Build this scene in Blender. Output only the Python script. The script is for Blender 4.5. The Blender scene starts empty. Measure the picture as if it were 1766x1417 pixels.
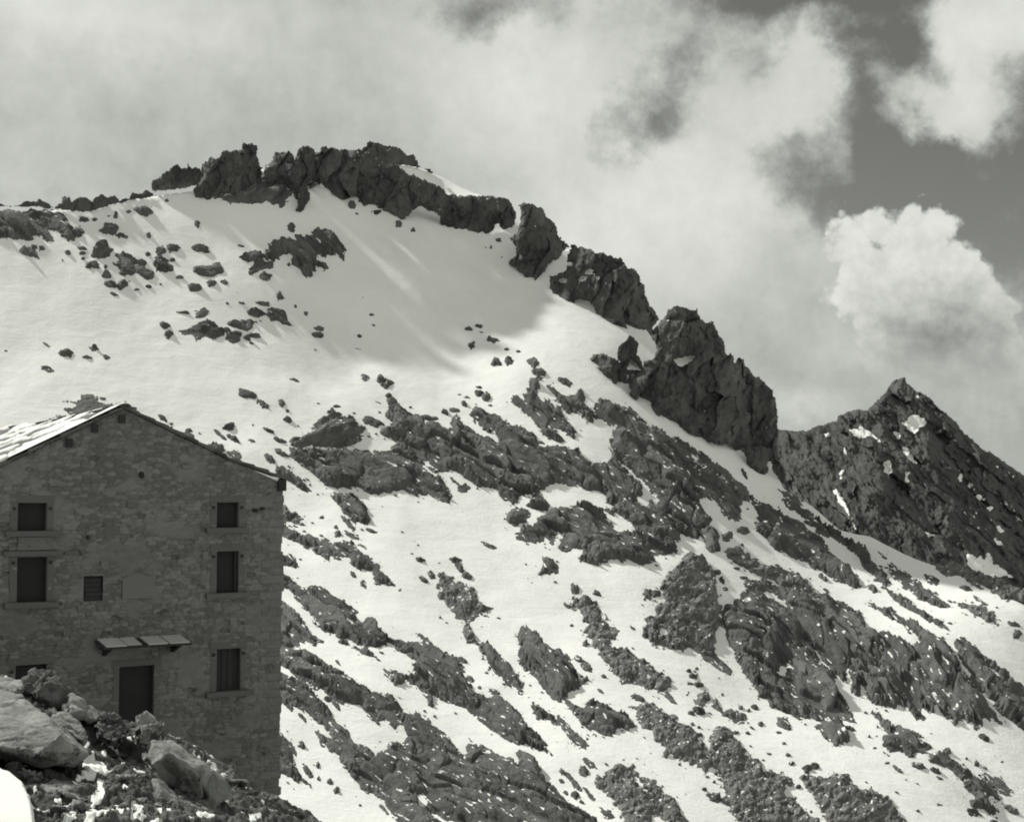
import bpy, bmesh, math, random
import numpy as np
from mathutils import Vector
random.seed(7)
C = bpy.context.scene
COL = C.collection
F = 2426.0                      # focal length in photo pixels (hfov about 40 deg)
CX, CY = 883.0, 708.5
PITCH = math.atan((867 - CY) / F)
cp, sp = math.cos(PITCH), math.sin(PITCH)

def ray(px, py):
    """direction of a photo pixel as (X/Y, Z/Y) in the world"""
    a = (np.asarray(px, float) - CX) / F
    b = (CY - np.asarray(py, float)) / F
    dy = cp - b * sp
    dz = sp + b * cp
    return a / dy, dz / dy

def at(px, py, Y):
    u, e = ray(px, py)
    return np.stack([u * Y, np.broadcast_to(np.asarray(Y, float), np.shape(u)), e * Y], -1)

def proj(P):
    """world point -> photo pixel"""
    X, Y, Z = P[..., 0], P[..., 1], P[..., 2]
    zc = Y * cp + Z * sp
    yc = -Y * sp + Z * cp
    return CX + F * X / zc, CY - F * yc / zc

# ---------------------------------------------------------------- noise
def _hash(ix, iy, s):
    h = (ix.astype(np.int64) * 374761393 + iy.astype(np.int64) * 668265263 + s * 974711 + 12345) & 0xffffffff
    h = ((h ^ (h >> 13)) * 1274126177) & 0xffffffff
    h = ((h ^ (h >> 16)) * 2246822519) & 0xffffffff
    h = h ^ (h >> 15)
    return (h & 0xffffff) / float(0x1000000)

def noise(x, y, s=0):
    ix, iy = np.floor(x), np.floor(y)
    fx, fy = x - ix, y - iy
    ux = fx * fx * fx * (fx * (fx * 6 - 15) + 10)
    uy = fy * fy * fy * (fy * (fy * 6 - 15) + 10)
    r = 0
    for dx in (0, 1):
        for dy in (0, 1):
            a = _hash(ix + dx, iy + dy, s) * 6.28318
            g = np.cos(a) * (fx - dx) + np.sin(a) * (fy - dy)
            r = r + g * (ux if dx else 1 - ux) * (uy if dy else 1 - uy)
    return r * 1.5

def fbm(x, y, s=0, o=4, g=0.5):
    r, a = 0, 1.0
    for k in range(o):
        r = r + a * noise(x, y, s + 17 * k)
        x, y, a = x * 2.03 + 3.1, y * 2.03 - 1.7, a * g
    return r

def voro(x, y, s=0, jit=0.9):
    """F1, F2, three randoms of the nearest cell, offset to its centre"""
    ix, iy = np.floor(x), np.floor(y)
    b1 = np.full(x.shape, 9.0); b2 = b1.copy()
    cx = np.zeros(x.shape); cy = cx.copy(); ox = cx.copy(); oy = cx.copy()
    for dx in (-1, 0, 1):
        for dy in (-1, 0, 1):
            jx, jy = ix + dx, iy + dy
            qx = jx + 0.5 + jit * (_hash(jx, jy, s) - 0.5) - x
            qy = jy + 0.5 + jit * (_hash(jx, jy, s + 1) - 0.5) - y
            d = qx * qx + qy * qy
            m = d < b1
            b2 = np.where(m, b1, np.minimum(b2, d))
            b1 = np.where(m, d, b1)
            cx = np.where(m, jx, cx); cy = np.where(m, jy, cy)
            ox = np.where(m, -qx, ox); oy = np.where(m, -qy, oy)
    return np.sqrt(b1), np.sqrt(b2), _hash(cx, cy, s + 2), _hash(cx, cy, s + 3), _hash(cx, cy, s + 4), ox, oy

def blocks(x, y, s, tilt=1.0, crk=0.28):
    """broken-block relief in about -0.6..1 : every cell is a tilted facet"""
    f1, f2, r1, r2, r3, ox, oy = voro(x, y, s)
    h = r1 + tilt * ((r2 - 0.5) * ox + (r3 - 0.5) * oy) * 1.6
    crack = np.clip((f2 - f1) / 0.18, 0, 1)
    return h - crk * (1 - crack), r2

def sstep(a, b, x):
    t = np.clip((x - a) / (b - a), 0, 1)
    return t * t * (3 - 2 * t)

def tps(pts, smooth=0.0):
    pts = np.array(pts, float)
    xy, v = pts[:, :2], pts[:, 2]
    sc = np.ptp(xy, axis=0).max()
    xy = xy / sc
    n = len(v)
    r2 = ((xy[:, None] - xy[None]) ** 2).sum(-1)
    K = 0.5 * r2 * np.log(r2 + 1e-12) + smooth * np.eye(n)
    Pm = np.c_[np.ones(n), xy]
    A = np.block([[K, Pm], [Pm.T, np.zeros((3, 3))]])
    w = np.linalg.solve(A, np.r_[v, 0, 0, 0])
    def ev(x, y):
        x = np.asarray(x, float) / sc; y = np.asarray(y, float) / sc
        r = w[n] + w[n + 1] * x + w[n + 2] * y
        for i in range(n):
            q = (x - xy[i, 0]) ** 2 + (y - xy[i, 1]) ** 2
            r = r + w[i] * 0.5 * q * np.log(q + 1e-12)
        return r
    return ev

def sdist(X, Y, poly):
    """signed distance to a polygon, positive inside"""
    p = np.array(poly, float)
    q = np.roll(p, -1, 0)
    best = np.full(X.shape, 1e9)
    ins = np.zeros(X.shape, bool)
    for (x0, y0), (x1, y1) in zip(p, q):
        ex, ey = x1 - x0, y1 - y0
        L = ex * ex + ey * ey + 1e-9
        t = np.clip(((X - x0) * ex + (Y - y0) * ey) / L, 0, 1)
        best = np.minimum(best, (X - x0 - t * ex) ** 2 + (Y - y0 - t * ey) ** 2)
        if y0 != y1:
            c = (y0 > Y) != (y1 > Y)
            ins ^= c & (X < (x1 - x0) * (Y - y0) / (y1 - y0) + x0)
    d = np.sqrt(best)
    return np.where(ins, d, -d)

def ell(cx, cy, w, h, ang=0, n=14):
    a = math.radians(ang)
    r = random.Random(int(cx * 13 + cy * 7))
    out = []
    for k in range(n):
        t = k * 2 * math.pi / n
        m = 0.82 + 0.3 * r.random()
        x, y = w / 2 * math.cos(t) * m, h / 2 * math.sin(t) * m
        out.append((cx + x * math.cos(a) - y * math.sin(a), cy + x * math.sin(a) + y * math.cos(a)))
    return out

# ---------------------------------------------------------------- objects
def link_mesh(name, V, FC, mat, attrs=None, smooth=False, parent=None):
    me = bpy.data.meshes.new(name)
    V = np.asarray(V, np.float32)
    if isinstance(FC, np.ndarray):
        n, k = FC.shape
        me.vertices.add(len(V)); me.vertices.foreach_set('co', V.ravel())
        me.loops.add(n * k); me.loops.foreach_set('vertex_index', FC.astype(np.int32).ravel())
        me.polygons.add(n); me.polygons.foreach_set('loop_start', np.arange(0, n * k, k, dtype=np.int32))
        me.update(calc_edges=True)
    else:
        me.from_pydata([tuple(map(float, v)) for v in V], [], FC)
    if smooth:
        me.polygons.foreach_set('use_smooth', np.ones(len(me.polygons), bool))
    for k, a in (attrs or {}).items():
        at_ = me.attributes.new(k, 'FLOAT', 'POINT')
        at_.data.foreach_set('value', np.asarray(a, np.float32).ravel())
    me.validate()
    if mat: me.materials.append(mat)
    o = bpy.data.objects.new(name, me)
    COL.objects.link(o)
    if parent: o.parent = parent
    return o

def tag(o, label=None, cat=None, group=None, kind=None):
    if label: o['label'] = label
    if cat: o['category'] = cat
    if group: o['group'] = group
    if kind: o['kind'] = kind
    return o

def grid_faces(nr, nc, keep=None):
    """quads of an nr x nc vertex grid; keep = per-vertex mask. returns (faces, used vertex indices)"""
    idx = np.arange(nr * nc).reshape(nr, nc)
    q = np.stack([idx[:-1, :-1], idx[:-1, 1:], idx[1:, 1:], idx[1:, :-1]], -1).reshape(-1, 4)
    if keep is None:
        return q, np.arange(nr * nc)
    k = keep.ravel()
    q = q[k[q].all(1)]
    used = np.unique(q)
    mp = np.full(nr * nc, -1); mp[used] = np.arange(len(used))
    return mp[q], used

# ---------------------------------------------------------------- materials
TINT = (0.99, 1.0, 0.955)
def nt(mat):
    mat.use_nodes = True
    t = mat.node_tree; t.nodes.clear()
    return t
class NB:
    def __init__(s, t): s.t = t
    def n(s, typ, ins=None, **kw):
        nd = s.t.nodes.new(typ)
        for k, v in kw.items(): setattr(nd, k, v)
        for k, v in (ins or {}).items():
            if isinstance(v, bpy.types.NodeSocket): s.t.links.new(v, nd.inputs[k])
            else: nd.inputs[k].default_value = v
        return nd
    def m(s, op, a, b=None, c=None, clamp=False):
        ins = {0: a}
        if b is not None: ins[1] = b
        if c is not None: ins[2] = c
        return s.n('ShaderNodeMath', ins, operation=op, use_clamp=clamp).outputs[0]
    def ramp(s, fac, a, b, lo=0.0, hi=1.0):
        return s.n('ShaderNodeMapRange', {0: fac, 1: a, 2: b, 3: lo, 4: hi}, interpolation_type='SMOOTHSTEP').outputs[0]
    def noise(s, vec, scale, detail=4, rough=0.55, dist=0.0):
        return s.n('ShaderNodeTexNoise', {'Vector': vec, 'Scale': scale, 'Detail': detail, 'Roughness': rough, 'Distortion': dist}).outputs[0]
def grey(v, t=TINT): return (v * t[0], v * t[1], v * t[2], 1)

def rock_mat(name, lo, hi, scale, bump=0.4, snow=True):
    """stone: mottled albedo between lo and hi, per-block tone attribute, snow where the snow attribute says"""
    mat = bpy.data.materials.new(name); t = nt(mat); B = NB(t)
    pos = B.n('ShaderNodeNewGeometry').outputs['Position']
    tone = B.n('ShaderNodeAttribute', attribute_name='tone').outputs['Fac']
    n1 = B.noise(pos, scale, 6, 0.65)
    n2 = B.noise(pos, scale * 7.3, 4, 0.6)
    f = B.m('ADD', B.m('MULTIPLY', n1, 0.55), B.m('MULTIPLY', n2, 0.3))
    f = B.m('ADD', f, B.m('MULTIPLY', tone, 0.45))
    f = B.ramp(f, 0.35, 0.95)
    col = B.n('ShaderNodeMix', {0: f, 6: grey(lo, (0.955, 1, 0.935)), 7: grey(hi)}, data_type='RGBA').outputs[2]
    if snow:
        sa = B.n('ShaderNodeAttribute', attribute_name='snow').outputs['Fac']
        sn = B.m('ADD', sa, B.m('MULTIPLY', B.m('SUBTRACT', B.noise(pos, scale * 5, 4, 0.65), 0.5), 0.55))
        sf = B.ramp(sn, 0.46, 0.56)
        col = B.n('ShaderNodeMix', {0: sf, 6: col, 7: grey(0.82)}, data_type='RGBA').outputs[2]
    bst = bump if not snow else B.m('MULTIPLY', B.m('SUBTRACT', 1.0, B.m('MULTIPLY', sf, 0.85)), bump)
    bp = B.n('ShaderNodeBump', {'Strength': bst, 'Distance': 0.6 / scale, 'Height': B.noise(pos, scale * 3.1, 6, 0.7)})
    bs = B.n('ShaderNodeBsdfPrincipled', {'Base Color': col, 'Roughness': 0.92, 'Normal': bp.outputs[0]})
    bs.inputs['Specular IOR Level'].default_value = 0.2
    B.n('ShaderNodeOutputMaterial', {0: bs.outputs[0]})
    return mat

def snow_mat(name, sc=1.0, dirt=0.06):
    mat = bpy.data.materials.new(name); t = nt(mat); B = NB(t)
    pos = B.n('ShaderNodeNewGeometry').outputs['Position']
    n1 = B.noise(pos, 0.035 * sc, 5, 0.55)
    n2 = B.noise(pos, 0.9 * sc, 5, 0.7)
    f = B.ramp(B.m('ADD', B.m('MULTIPLY', n1, 0.7), B.m('MULTIPLY', n2, 0.3)), 0.3, 0.7)
    col = B.n('ShaderNodeMix', {0: f, 6: grey(0.86 - dirt, (0.995, 1, 0.965)), 7: grey(0.86, (0.995, 1, 0.965))}, data_type='RGBA').outputs[2]
    rip = B.noise(B.n('ShaderNodeMapping', {'Vector': pos, 'Rotation': (0, 0, 0.6), 'Scale': (0.12 * sc, 0.7 * sc, 0.5 * sc)}).outputs[0], 1.0, 5, 0.6, 0.6)
    h = B.m('ADD', B.m('ADD', B.m('MULTIPLY', B.noise(pos, 0.16 * sc, 4, 0.5), 2.4), B.m('MULTIPLY', rip, 0.9)), B.noise(pos, 1.3 * sc, 5, 0.7))
    bp = B.n('ShaderNodeBump', {'Strength': 0.34, 'Distance': 0.45 / sc, 'Height': h})
    bs = B.n('ShaderNodeBsdfPrincipled', {'Base Color': col, 'Roughness': 0.85, 'Normal': bp.outputs[0]})
    bs.inputs['Specular IOR Level'].default_value = 0.1
    B.n('ShaderNodeOutputMaterial', {0: bs.outputs[0]})
    return mat

M_SNOW = snow_mat('snow')
M_SNOWN = snow_mat('near snow', 8.0, 0.04)
M_BED = rock_mat('slope bedrock', 0.06, 0.15, 0.14)
M_SCREE = rock_mat('scree blocks', 0.055, 0.23, 0.3)
M_CRAG = rock_mat('ridge crag', 0.045, 0.12, 0.16)
M_FAR = rock_mat('far rock', 0.045, 0.115, 0.05)
M_BOULD = rock_mat('boulder granite', 0.15, 0.37, 2.4, 0.6, False)
M_GROUND = rock_mat('rubble ground', 0.05, 0.19, 2.2, 0.5)
SKY_STRENGTH = 0.056
# ================================================================ the snow slope
QC = [(-500,1500,165),(540,1410,195),(1100,1410,208),(1766,1410,245),(2300,1500,265),
 (500,1150,250),(900,1150,268),(1300,1150,290),(1766,1200,295),
 (500,900,330),(900,900,345),(1250,930,350),(1500,915,400),(1345,800,440),(1766,1045,345),
 (-400,800,328),(0,700,374),(300,690,385),(480,700,388),(600,705,392),(610,640,430),(700,540,459),(800,540,467),(850,470,500),(910,545,471),(800,600,450),(100,560,414),(900,650,420),(1050,620,436),
 (0,365,472),(-500,380,445),(300,335,503),(300,500,445),(560,300,525),(640,262,552),(760,400,512),
 (760,315,590),(890,385,532),(1000,480,502),(1200,700,436),(2300,1300,380)]
_q = tps([(a, b, 1000.0 / y) for a, b, y in QC], 2e-4)
def slope_pt(px, py):
    Y = 1000.0 / np.maximum(_q(px, py), 1.2)
    P = at(px, py, Y)
    x, y = P[..., 0], P[..., 1]
    P[..., 2] += 1.5 * fbm(x / 60, y / 60, 3, 2) + 0.30 * fbm(x / 15 + y / 40, y / 22, 5, 3)
    return P
RIDGE = [(-600,385),(0,363),(60,360),(160,352),(262,338),(335,330),(350,305),(440,295),(520,292),(560,275),(640,264),
 (685,280),(720,288),(760,305),(800,323),(850,339),(880,378),(892,385),(905,398),(960,432),(985,432),(1010,470),(1090,510),
 (1110,565),(1130,592),(1150,605),(1250,690),(1320,770),(1334,800),(1350,838),(1402,870),(1447,906),(1475,915),(1501,920),(1560,950),(1606,970),(1662,990),(1766,1048),(2400,1330)]
rx, ry = np.array(RIDGE, float).T
pxs = np.concatenate([np.linspace(-600, -20, 60), np.arange(-16, 1786, 4.0), np.linspace(1800, 2400, 60)])
tv = np.linspace(0, 1, 270)
top = np.interp(pxs, rx, ry)
PX = np.broadcast_to(pxs, (len(tv), len(pxs)))
PYg = 1520 + (top - 1520) * tv[:, None]
G = slope_pt(PX, PYg)
low = [np.stack([G[0, :, 0] * k, G[0, :, 1] * k, G[0, :, 2] - d], -1) for k, d in ((0.3, 18), (0.55, 14), (0.8, 7))]
bk = [G[-1] + np.array([0, dy, -dz]) for dy, dz in ((7, 1.5), (25, 14), (80, 70), (240, 230))]
G = np.concatenate([np.stack(low), G, np.stack(bk)], 0)
fq, us = grid_faces(G.shape[0], G.shape[1])
tag(link_mesh('snow_slope', G.reshape(-1, 3), fq, M_SNOW, smooth=True), 'sunlit snow slope falling from the rocky ridge to the right', 'snow slope', kind='structure')
th = np.linspace(0, 2 * math.pi, 65)[:-1]
base = [(0, 0, -130)] + [(9000 * math.cos(a), 9000 * math.sin(a), -130) for a in th]
tag(link_mesh('valley_ground', base, [[0, i + 1, (i + 1) % 64 + 1] for i in range(64)], M_SNOW), 'snowy valley ground stretching to the horizon', 'ground', kind='structure')

# ================================================================ rock builder
def conv(poly, win):
    x0, y0, s = win
    return [(x0 + a / s, y0 + b / s) for a, b in poly]

def finish(name, P, keep, h_up, sd, mat, tone, snow_amt, snow_extra, seed, x, y):
    # snow gathers on flat ledges
    du = np.gradient(P, axis=1); dv = np.gradient(P, axis=0)
    n = np.cross(du, dv); n /= np.linalg.norm(n, axis=-1, keepdims=True) + 1e-9
    n *= np.sign((n * -P).sum(-1, keepdims=True))
    up = n[..., 2]
    s = sstep(0.55, 0.95, up) * 0.55 + 0.55 * fbm(x / 7, y / 5, seed + 5, 3) + (snow_amt - 0.42)
    if snow_extra is not None: s = np.maximum(s, snow_extra)
    fq, us = grid_faces(P.shape[0], P.shape[1], keep)
    return link_mesh(name, P.reshape(-1, 3)[us], fq, mat, {'tone': tone.ravel()[us], 'snow': np.clip(s, 0, 1).ravel()[us]})

_seed = [100]
POLYS = []
def rock(name, label, cat, poly, style='bed', win=(0, 0, 1), holes=(), ang=35, amp=1.0, snow=0.05, hmax=6, rag=None, step=1.15, group=None, kind=None, lean=18, rim=None, level=False):
    """one outcrop: outline on the photograph, carried onto the slope and raised from the snow with broken relief.
    'crag' outlines stand up from their foot on the slope instead of lying on it."""
    _seed[0] += 31; sd_ = _seed[0]
    poly = conv(poly, win)
    poly = [(x - 95, y - 62) if (x < 490 and y > 850 and max(q[0] for q in poly) > 500) else (x, y) for x, y in poly]     # runs on behind the hut
    holes = [conv(h, win) for h in holes]
    pa = np.array(poly)
    x0, y0 = pa.min(0) - 6; x1, y1 = pa.max(0) + 6
    size = min(x1 - x0, y1 - y0) - 12
    gx = np.arange(x0, x1, step); gy = np.arange(y0, y1, step)
    X, Y = np.meshgrid(gx, gy)
    sd = sdist(X, Y, poly)
    ledge = None
    if style != 'crag':
        for hpoly in holes: sd = np.minimum(sd, -sdist(X, Y, hpoly) + 0.5)
        POLYS.append(poly)
    if rag is None: rag = min(5.0, 1.0 + size * 0.06)
    if style == 'crag':
        sd = sd + rag * (0.62 * fbm(X / 12, Y / 20, sd_, 3) + 0.28 * fbm(X / 4, Y / 4, sd_ + 3, 2))
    elif style == 'scree':
        f1, f2, r1, *_ = voro(X / 7.5, Y / 5.5, sd_ + 9)
        sd = sd + rag * (1.0 * fbm(X / 16, Y / 11, sd_, 3) + 1.5 * (r1 - 0.5))
    else:
        a = math.radians(ang); ca, sa = math.cos(a), math.sin(a)
        A_, B_ = X * ca + Y * sa, -X * sa + Y * ca
        sd = sd + rag * (1.1 * fbm(A_ / 22, B_ / 8, sd_, 3) + 0.5 * fbm(X / 5, Y / 4, sd_ + 3, 2))
    if style == 'crag':
        # foot of the crag per column, then stand up from there
        col = np.where(sd > 0, Y, -1).max(0)
        good = col > 0
        foot = np.interp(gx, gx[good], col[good])
        k = max(3, int(len(gx) * 0.25) | 1)
        foot = np.convolve(np.pad(foot, k // 2, mode='edge'), np.ones(k) / k, 'valid')[:len(gx)]
        Y0 = slope_pt(gx, foot)[:, 1]
        if level: Y0 = np.full(len(gx), Y0[good].mean())
        k = max(3, int(len(gx) * 0.4) | 1)
        Y0 = np.convolve(np.pad(Y0, k // 2, mode='edge'), np.ones(k) / k, 'valid')[:len(gx)]
        mpp = float(Y0.mean()) / F
        up = np.maximum(foot[None] - Y, -30) * mpp
        D = Y0[None] + up * math.tan(math.radians(lean))
        w = max(4.0, min(26.0, 0.35 * size))
        tt = 1 - np.clip(sd / w, 0, 1)
        D = D + 0.55 * w * mpp * (1 - np.sqrt(np.maximum(1 - tt ** 2, 0)))
        S = amp * mpp
        a1, t1 = blocks(X / 34 + 0.3 * noise(X / 40, Y / 40, sd_) + Y / 160, Y / 62, sd_ + 11, 1.7, .12)
        a2, t2 = blocks(X / 13 + 0.4 * noise(X / 15, Y / 15, sd_ + 1), Y / 21 + X / 50, sd_ + 13, 1.4, .16)
        a3, t3 = blocks(X / 4.5, Y / 7, sd_ + 15)
        rel = 13 * a1 + 4.0 * a2 + 0.9 * a3 + 14 * fbm(X / 48, Y / 52, sd_ + 19, 4) + 2.0 * fbm(X / 9, Y / 14, sd_ + 23, 4)
        if holes:
            ledge = np.zeros(X.shape)
            nz = 1.6 * fbm(X / 5, Y / 4, sd_ + 41, 3)
            for hpoly in holes:                         # a snowy ledge set back into the wall
                mh = sstep(-1, 1.2, sdist(X, Y, hpoly) + nz)
                yb = max(p[1] for p in hpoly)
                D = D + mh * np.maximum(yb - Y, 0) * mpp * 1.3
                rel = rel * (1 - .8 * mh); ledge = np.maximum(ledge, mh)
        D = D - S * rel
        P = at(X, Y, D)
        tone = 0.5 * t1 + 0.3 * t2 + 0.2 * t3
        keep = sd > 0
        o = finish(name, P, keep, None, sd, M_CRAG, tone, snow, ledge, sd_, X / 1.6, Y)
    else:
        P0 = slope_pt(X, Y)
        mpp = P0[..., 1] / F
        du = np.gradient(P0, axis=1); dv = np.gradient(P0, axis=0)
        n = np.cross(du, dv); n /= np.linalg.norm(n, axis=-1, keepdims=True)
        n *= np.sign(n[..., 2:3])
        wd = max(2.0, min(9.0, 0.3 * size))
        hm = min(hmax, 0.42 * size + 0.8)
        inside = np.clip(sd, 0, None)
        hgt = hm * (1 - np.exp(-inside / wd)) + np.minimum(sd, 0) * 0.9
        rampx = sstep(0, max(2.0, min(7.0, 0.35 * size)), sd)
        k = amp * min(1.0, 0.25 + size / 45.0)
        if style == 'scree':
            w1 = 0.25 * noise(X / 20, Y / 20, sd_)
            a1, t1 = blocks(X / 12 + w1, Y / 8 - w1, sd_ + 11, 1.2)
            a2, t2 = blocks(X / 5.2 + w1, Y / 3.8, sd_ + 13, 1.2)
            a3, t3 = blocks(X / 3.6, Y / 2.7, sd_ + 15)
            bigb = t1 > .72
            rel = np.where(bigb, 3.0 * a1 + .8 * a3, 0.7 * a1 + (.6 + 1.9 * sstep(-.3, .4, fbm(X / 30, Y / 20, sd_ + 37, 2))) * (a2 - 0.35) + 0.9 * (a3 - 0.3)) + 4.5 * fbm(X / 45, Y / 30, sd_ + 19, 3)
            tone = 0.35 * t1 + 0.45 * t2 + 0.2 * t3
        else:
            w1 = 0.35 * noise(X / 35, Y / 28, sd_)
            a1, t1 = blocks(A_ / 85 + w1, B_ / 19 - w1, sd_ + 11, 1.3)
            a2, t2 = blocks(A_ / 30 - w1, B_ / 7.5 + w1, sd_ + 13, 1.1)
            a3, t3 = blocks(A_ / 11, B_ / 3.4, sd_ + 15)
            rough = sstep(-.2, .45, fbm(X / 50, Y / 36, sd_ + 29, 2))
            rel = 8.0 * (a1 - 0.35) + (0.9 + 1.6 * rough) * (a2 - 0.35) + (0.25 + .4 * rough) * (a3 - 0.3) + 0.9 * rough * (blocks(X / 6, Y / 4.5, sd_ + 33)[0] - .3) + 9 * fbm(A_ / 110, B_ / 36, sd_ + 19, 4, .42)
            tone = 0.45 * t1 + 0.35 * t2 + 0.2 * t3
        hgt = np.maximum(hgt + rampx * rel * k, np.where(sd > 0, (0.45 if size < 45 else 0.10) * hm * (1 - np.exp(-inside / wd)), hgt))
        P = P0 + n * (hgt * mpp)[..., None]
        keep = sd > -3.5
        o = finish(name, P, keep, None, sd, M_SCREE if style == 'scree' else M_BED, tone, snow, None, sd_, X if style == 'scree' else A_ / 2.2, Y if style == 'scree' else B_)
    return tag(o, label, cat, group, kind)
W1=(0,220,2.9433); W2=(500,220,2.9433); W3=(900,420,3.532); W4=(480,600,2.9433); W5=(860,600,3.532); W6=(1266,620,3.532)
W7=(480,980,2.9433); W8=(880,940,2.9433); W9=(1266,940,2.97); WH=(0,680,3.532)
# ---------------------------------------------------------------- crags of the skyline
rock('rocky_crest','low jagged rock crest along the left skyline above the snow','crag',[(270,412),(290,388),(310,380),(313,352),(355,350),(362,380),(385,362),(410,352),(440,352),(465,372),(478,345),(500,350),(515,335),(540,348),(580,345),(610,365),(655,352),(670,332),(720,330),(745,318),(765,330),(790,345),(760,358),(700,364),(640,377),(600,390),(560,397),(500,414),(440,430),(380,427),(330,420)],'crag',W1,lean=12,amp=.5)
rock('rocky_crest','thin dark rock rim on the skyline at the picture edge','crag',[(-60,385),(0,386),(60,398),(100,390),(130,370),(180,372),(200,360),(245,385),(285,408),(250,415),(200,405),(140,405),(60,403),(-60,400)],'crag',W1,lean=12,amp=.5)
rock('rock_outcrop','broad speckled rock outcrop under the left skyline crest','rock outcrop',[(-60,425),(0,425),(60,415),(140,412),(200,405),(270,405),(330,425),(345,460),(370,490),(395,565),(370,572),(300,520),(275,500),(268,570),(235,560),(190,540),(150,575),(60,565),(-60,562)],'bed',W1,ang=35,snow=.10,hmax=8,amp=.8,holes=[[(245,490),(262,500),(285,550),(272,560)]])
rock('rock_hump','rounded black rock hump with spiky top, left of the square tower','crag',[(763,328),(775,270),(800,255),(830,235),(860,215),(875,190),(905,188),(920,205),(945,205),(955,178),(970,195),(1015,203),(1030,230),(1020,295),(980,300),(900,317),(830,324)],'crag',W1,lean=14,amp=.8)
rock('rock_tower','tall square-topped dark rock tower on the summit ridge','rock tower',[(975,355),(985,310),(1010,260),(1025,185),(1060,170),(1070,138),(1085,152),(1110,150),(1120,120),(1160,120),(1225,106),(1235,76),(1265,78),(1305,93),(1308,140),(1322,195),(1335,240),(1330,330),(1290,342),(1200,352),(1110,350),(1060,385),(1030,392)],'crag',W1,lean=12)
rock('rock_outcrop','stepped rock skirt with snow in its cracks at the square tower foot','rock outcrop',[(1095,362),(1150,345),(1240,340),(1320,275),(1400,270),(1470,290),(1480,340),(1430,412),(1350,385),(1270,402),(1170,395)],'bed',W1,ang=-25,snow=0.15,holes=[[(1370,400),(1400,390),(1410,400)],[(1450,300),(1475,310),(1470,335)]],hmax=8)
rock('rock_teeth','row of small rock teeth between the square tower and the summit cliff','crag',[(1320,250),(1345,195),(1380,165),(1395,123),(1435,128),(1470,113),(1490,150),(1500,158),(1510,108),(1545,98),(1600,103),(1610,250),(1560,290),(1590,430),(1570,460),(1520,457),(1495,420),(1510,390),(1480,330),(1440,290),(1330,290)],'crag',W1,lean=16,snow=.2)
rock('summit_cliff','long dark summit cliff hanging over the snowfield','cliff',[(25,220),(30,150),(40,110),(70,98),(115,101),(125,123),(145,123),(155,96),(190,96),(250,108),(330,112),(390,150),(470,175),(545,187),(570,215),(620,240),(700,265),(770,300),(800,330),(850,340),(960,342),(1060,348),(1110,365),(1140,405),(1145,465),(1150,500),(1140,520),(1075,525),(1060,490),(1035,490),(1030,520),(990,555),(960,560),(945,545),(920,565),(870,570),(830,550),(790,520),(765,490),(760,455),(700,415),(640,405),(615,430),(600,460),(540,480),(510,510),(470,540),(440,535),(410,490),(385,455),(360,400),(340,350),(310,365),(265,395),(230,380),(235,360),(200,320),(165,290),(140,290),(100,320),(90,290),(60,300)],'crag',W2,lean=24,snow=.16,amp=1.1)
rock('summit_rock','pointed rock cap on the very summit with snow below it','crag',[(300,150),(330,110),(390,98),(395,73),(410,68),(470,83),(540,103),(600,130),(640,148),(657,190),(700,208),(750,243),(720,234),(650,205),(545,192),(470,195),(380,190)],'crag',W2,lean=40,snow=.28,amp=.8)
rock('rock_pillar','leaning dark gendarme beside the narrow notch in the ridge','rock tower',[(1165,480),(1165,398),(1190,376),(1215,383),(1270,403),(1295,418),(1305,450),(1345,480),(1355,520),(1380,570),(1422,605),(1370,650),(1310,700),(1295,745),(1250,780),(1215,780),(1160,737),(1112,690),(1120,670),(1150,645),(1140,600),(1115,560),(1135,545),(1160,520)],'crag',W2,lean=10)
rock('rock_buttress','blocky rock buttress with snow-filled gaps below the leaning gendarme','crag',[(275,60),(295,3),(320,3),(350,20),(430,33),(450,60),(470,43),(560,78),(600,88),(640,140),(690,158),(730,220),(760,320),(800,390),(842,465),(810,500),(785,582),(720,562),(650,545),(560,535),(490,480),(450,480),(445,385),(400,350),(340,340),(320,380),(260,385),(220,320),(180,315),(165,270),(170,220),(160,195),(260,170),(280,120)],'crag',W3,lean=24,snow=.18,holes=[ell(290,125,38,30),ell(250,225,55,32),ell(372,212,55,28,-20),ell(412,172,60,34,-25),ell(460,205,24,18)])
rock('great_crag','massive dark crag with a flat notched top standing on the ridge','crag',[(785,580),(790,530),(840,480),(880,440),(885,400),(930,383),(975,378),(1000,398),(1070,398),(1090,460),(1130,473),(1175,478),(1185,520),(1210,560),(1240,620),(1250,680),(1270,655),(1290,680),(1300,710),(1330,688),(1355,708),(1370,750),(1400,780),(1436,835),(1450,1000),(1460,1200),(1440,1405),(1400,1402),(1340,1332),(1290,1250),(1240,1225),(1220,1232),(1150,1222),(1090,1200),(1000,1150),(940,1112),(850,1070),(760,1012),(650,952),(640,800),(730,780),(740,715),(800,700),(830,640),(800,600)],'crag',W3,lean=16,snow=.08,amp=1.15,holes=[[(920,708),(1040,673),(1060,690),(1000,742),(960,752)]])
rock('rock_outcrop','lower left shoulder of the great crag with a stubby pinnacle','crag',[(400,710),(440,670),(500,675),(560,690),(590,722),(575,650),(590,620),(630,600),(650,560),(690,570),(710,610),(700,680),(735,712),(760,780),(700,800),(700,900),(660,955),(580,890),(540,850),(500,800),(440,740)],'crag',W3,lean=25,snow=.1,holes=[[(640,770),(665,695),(680,710),(733,772)],ell(605,865,40,50)])
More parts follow.
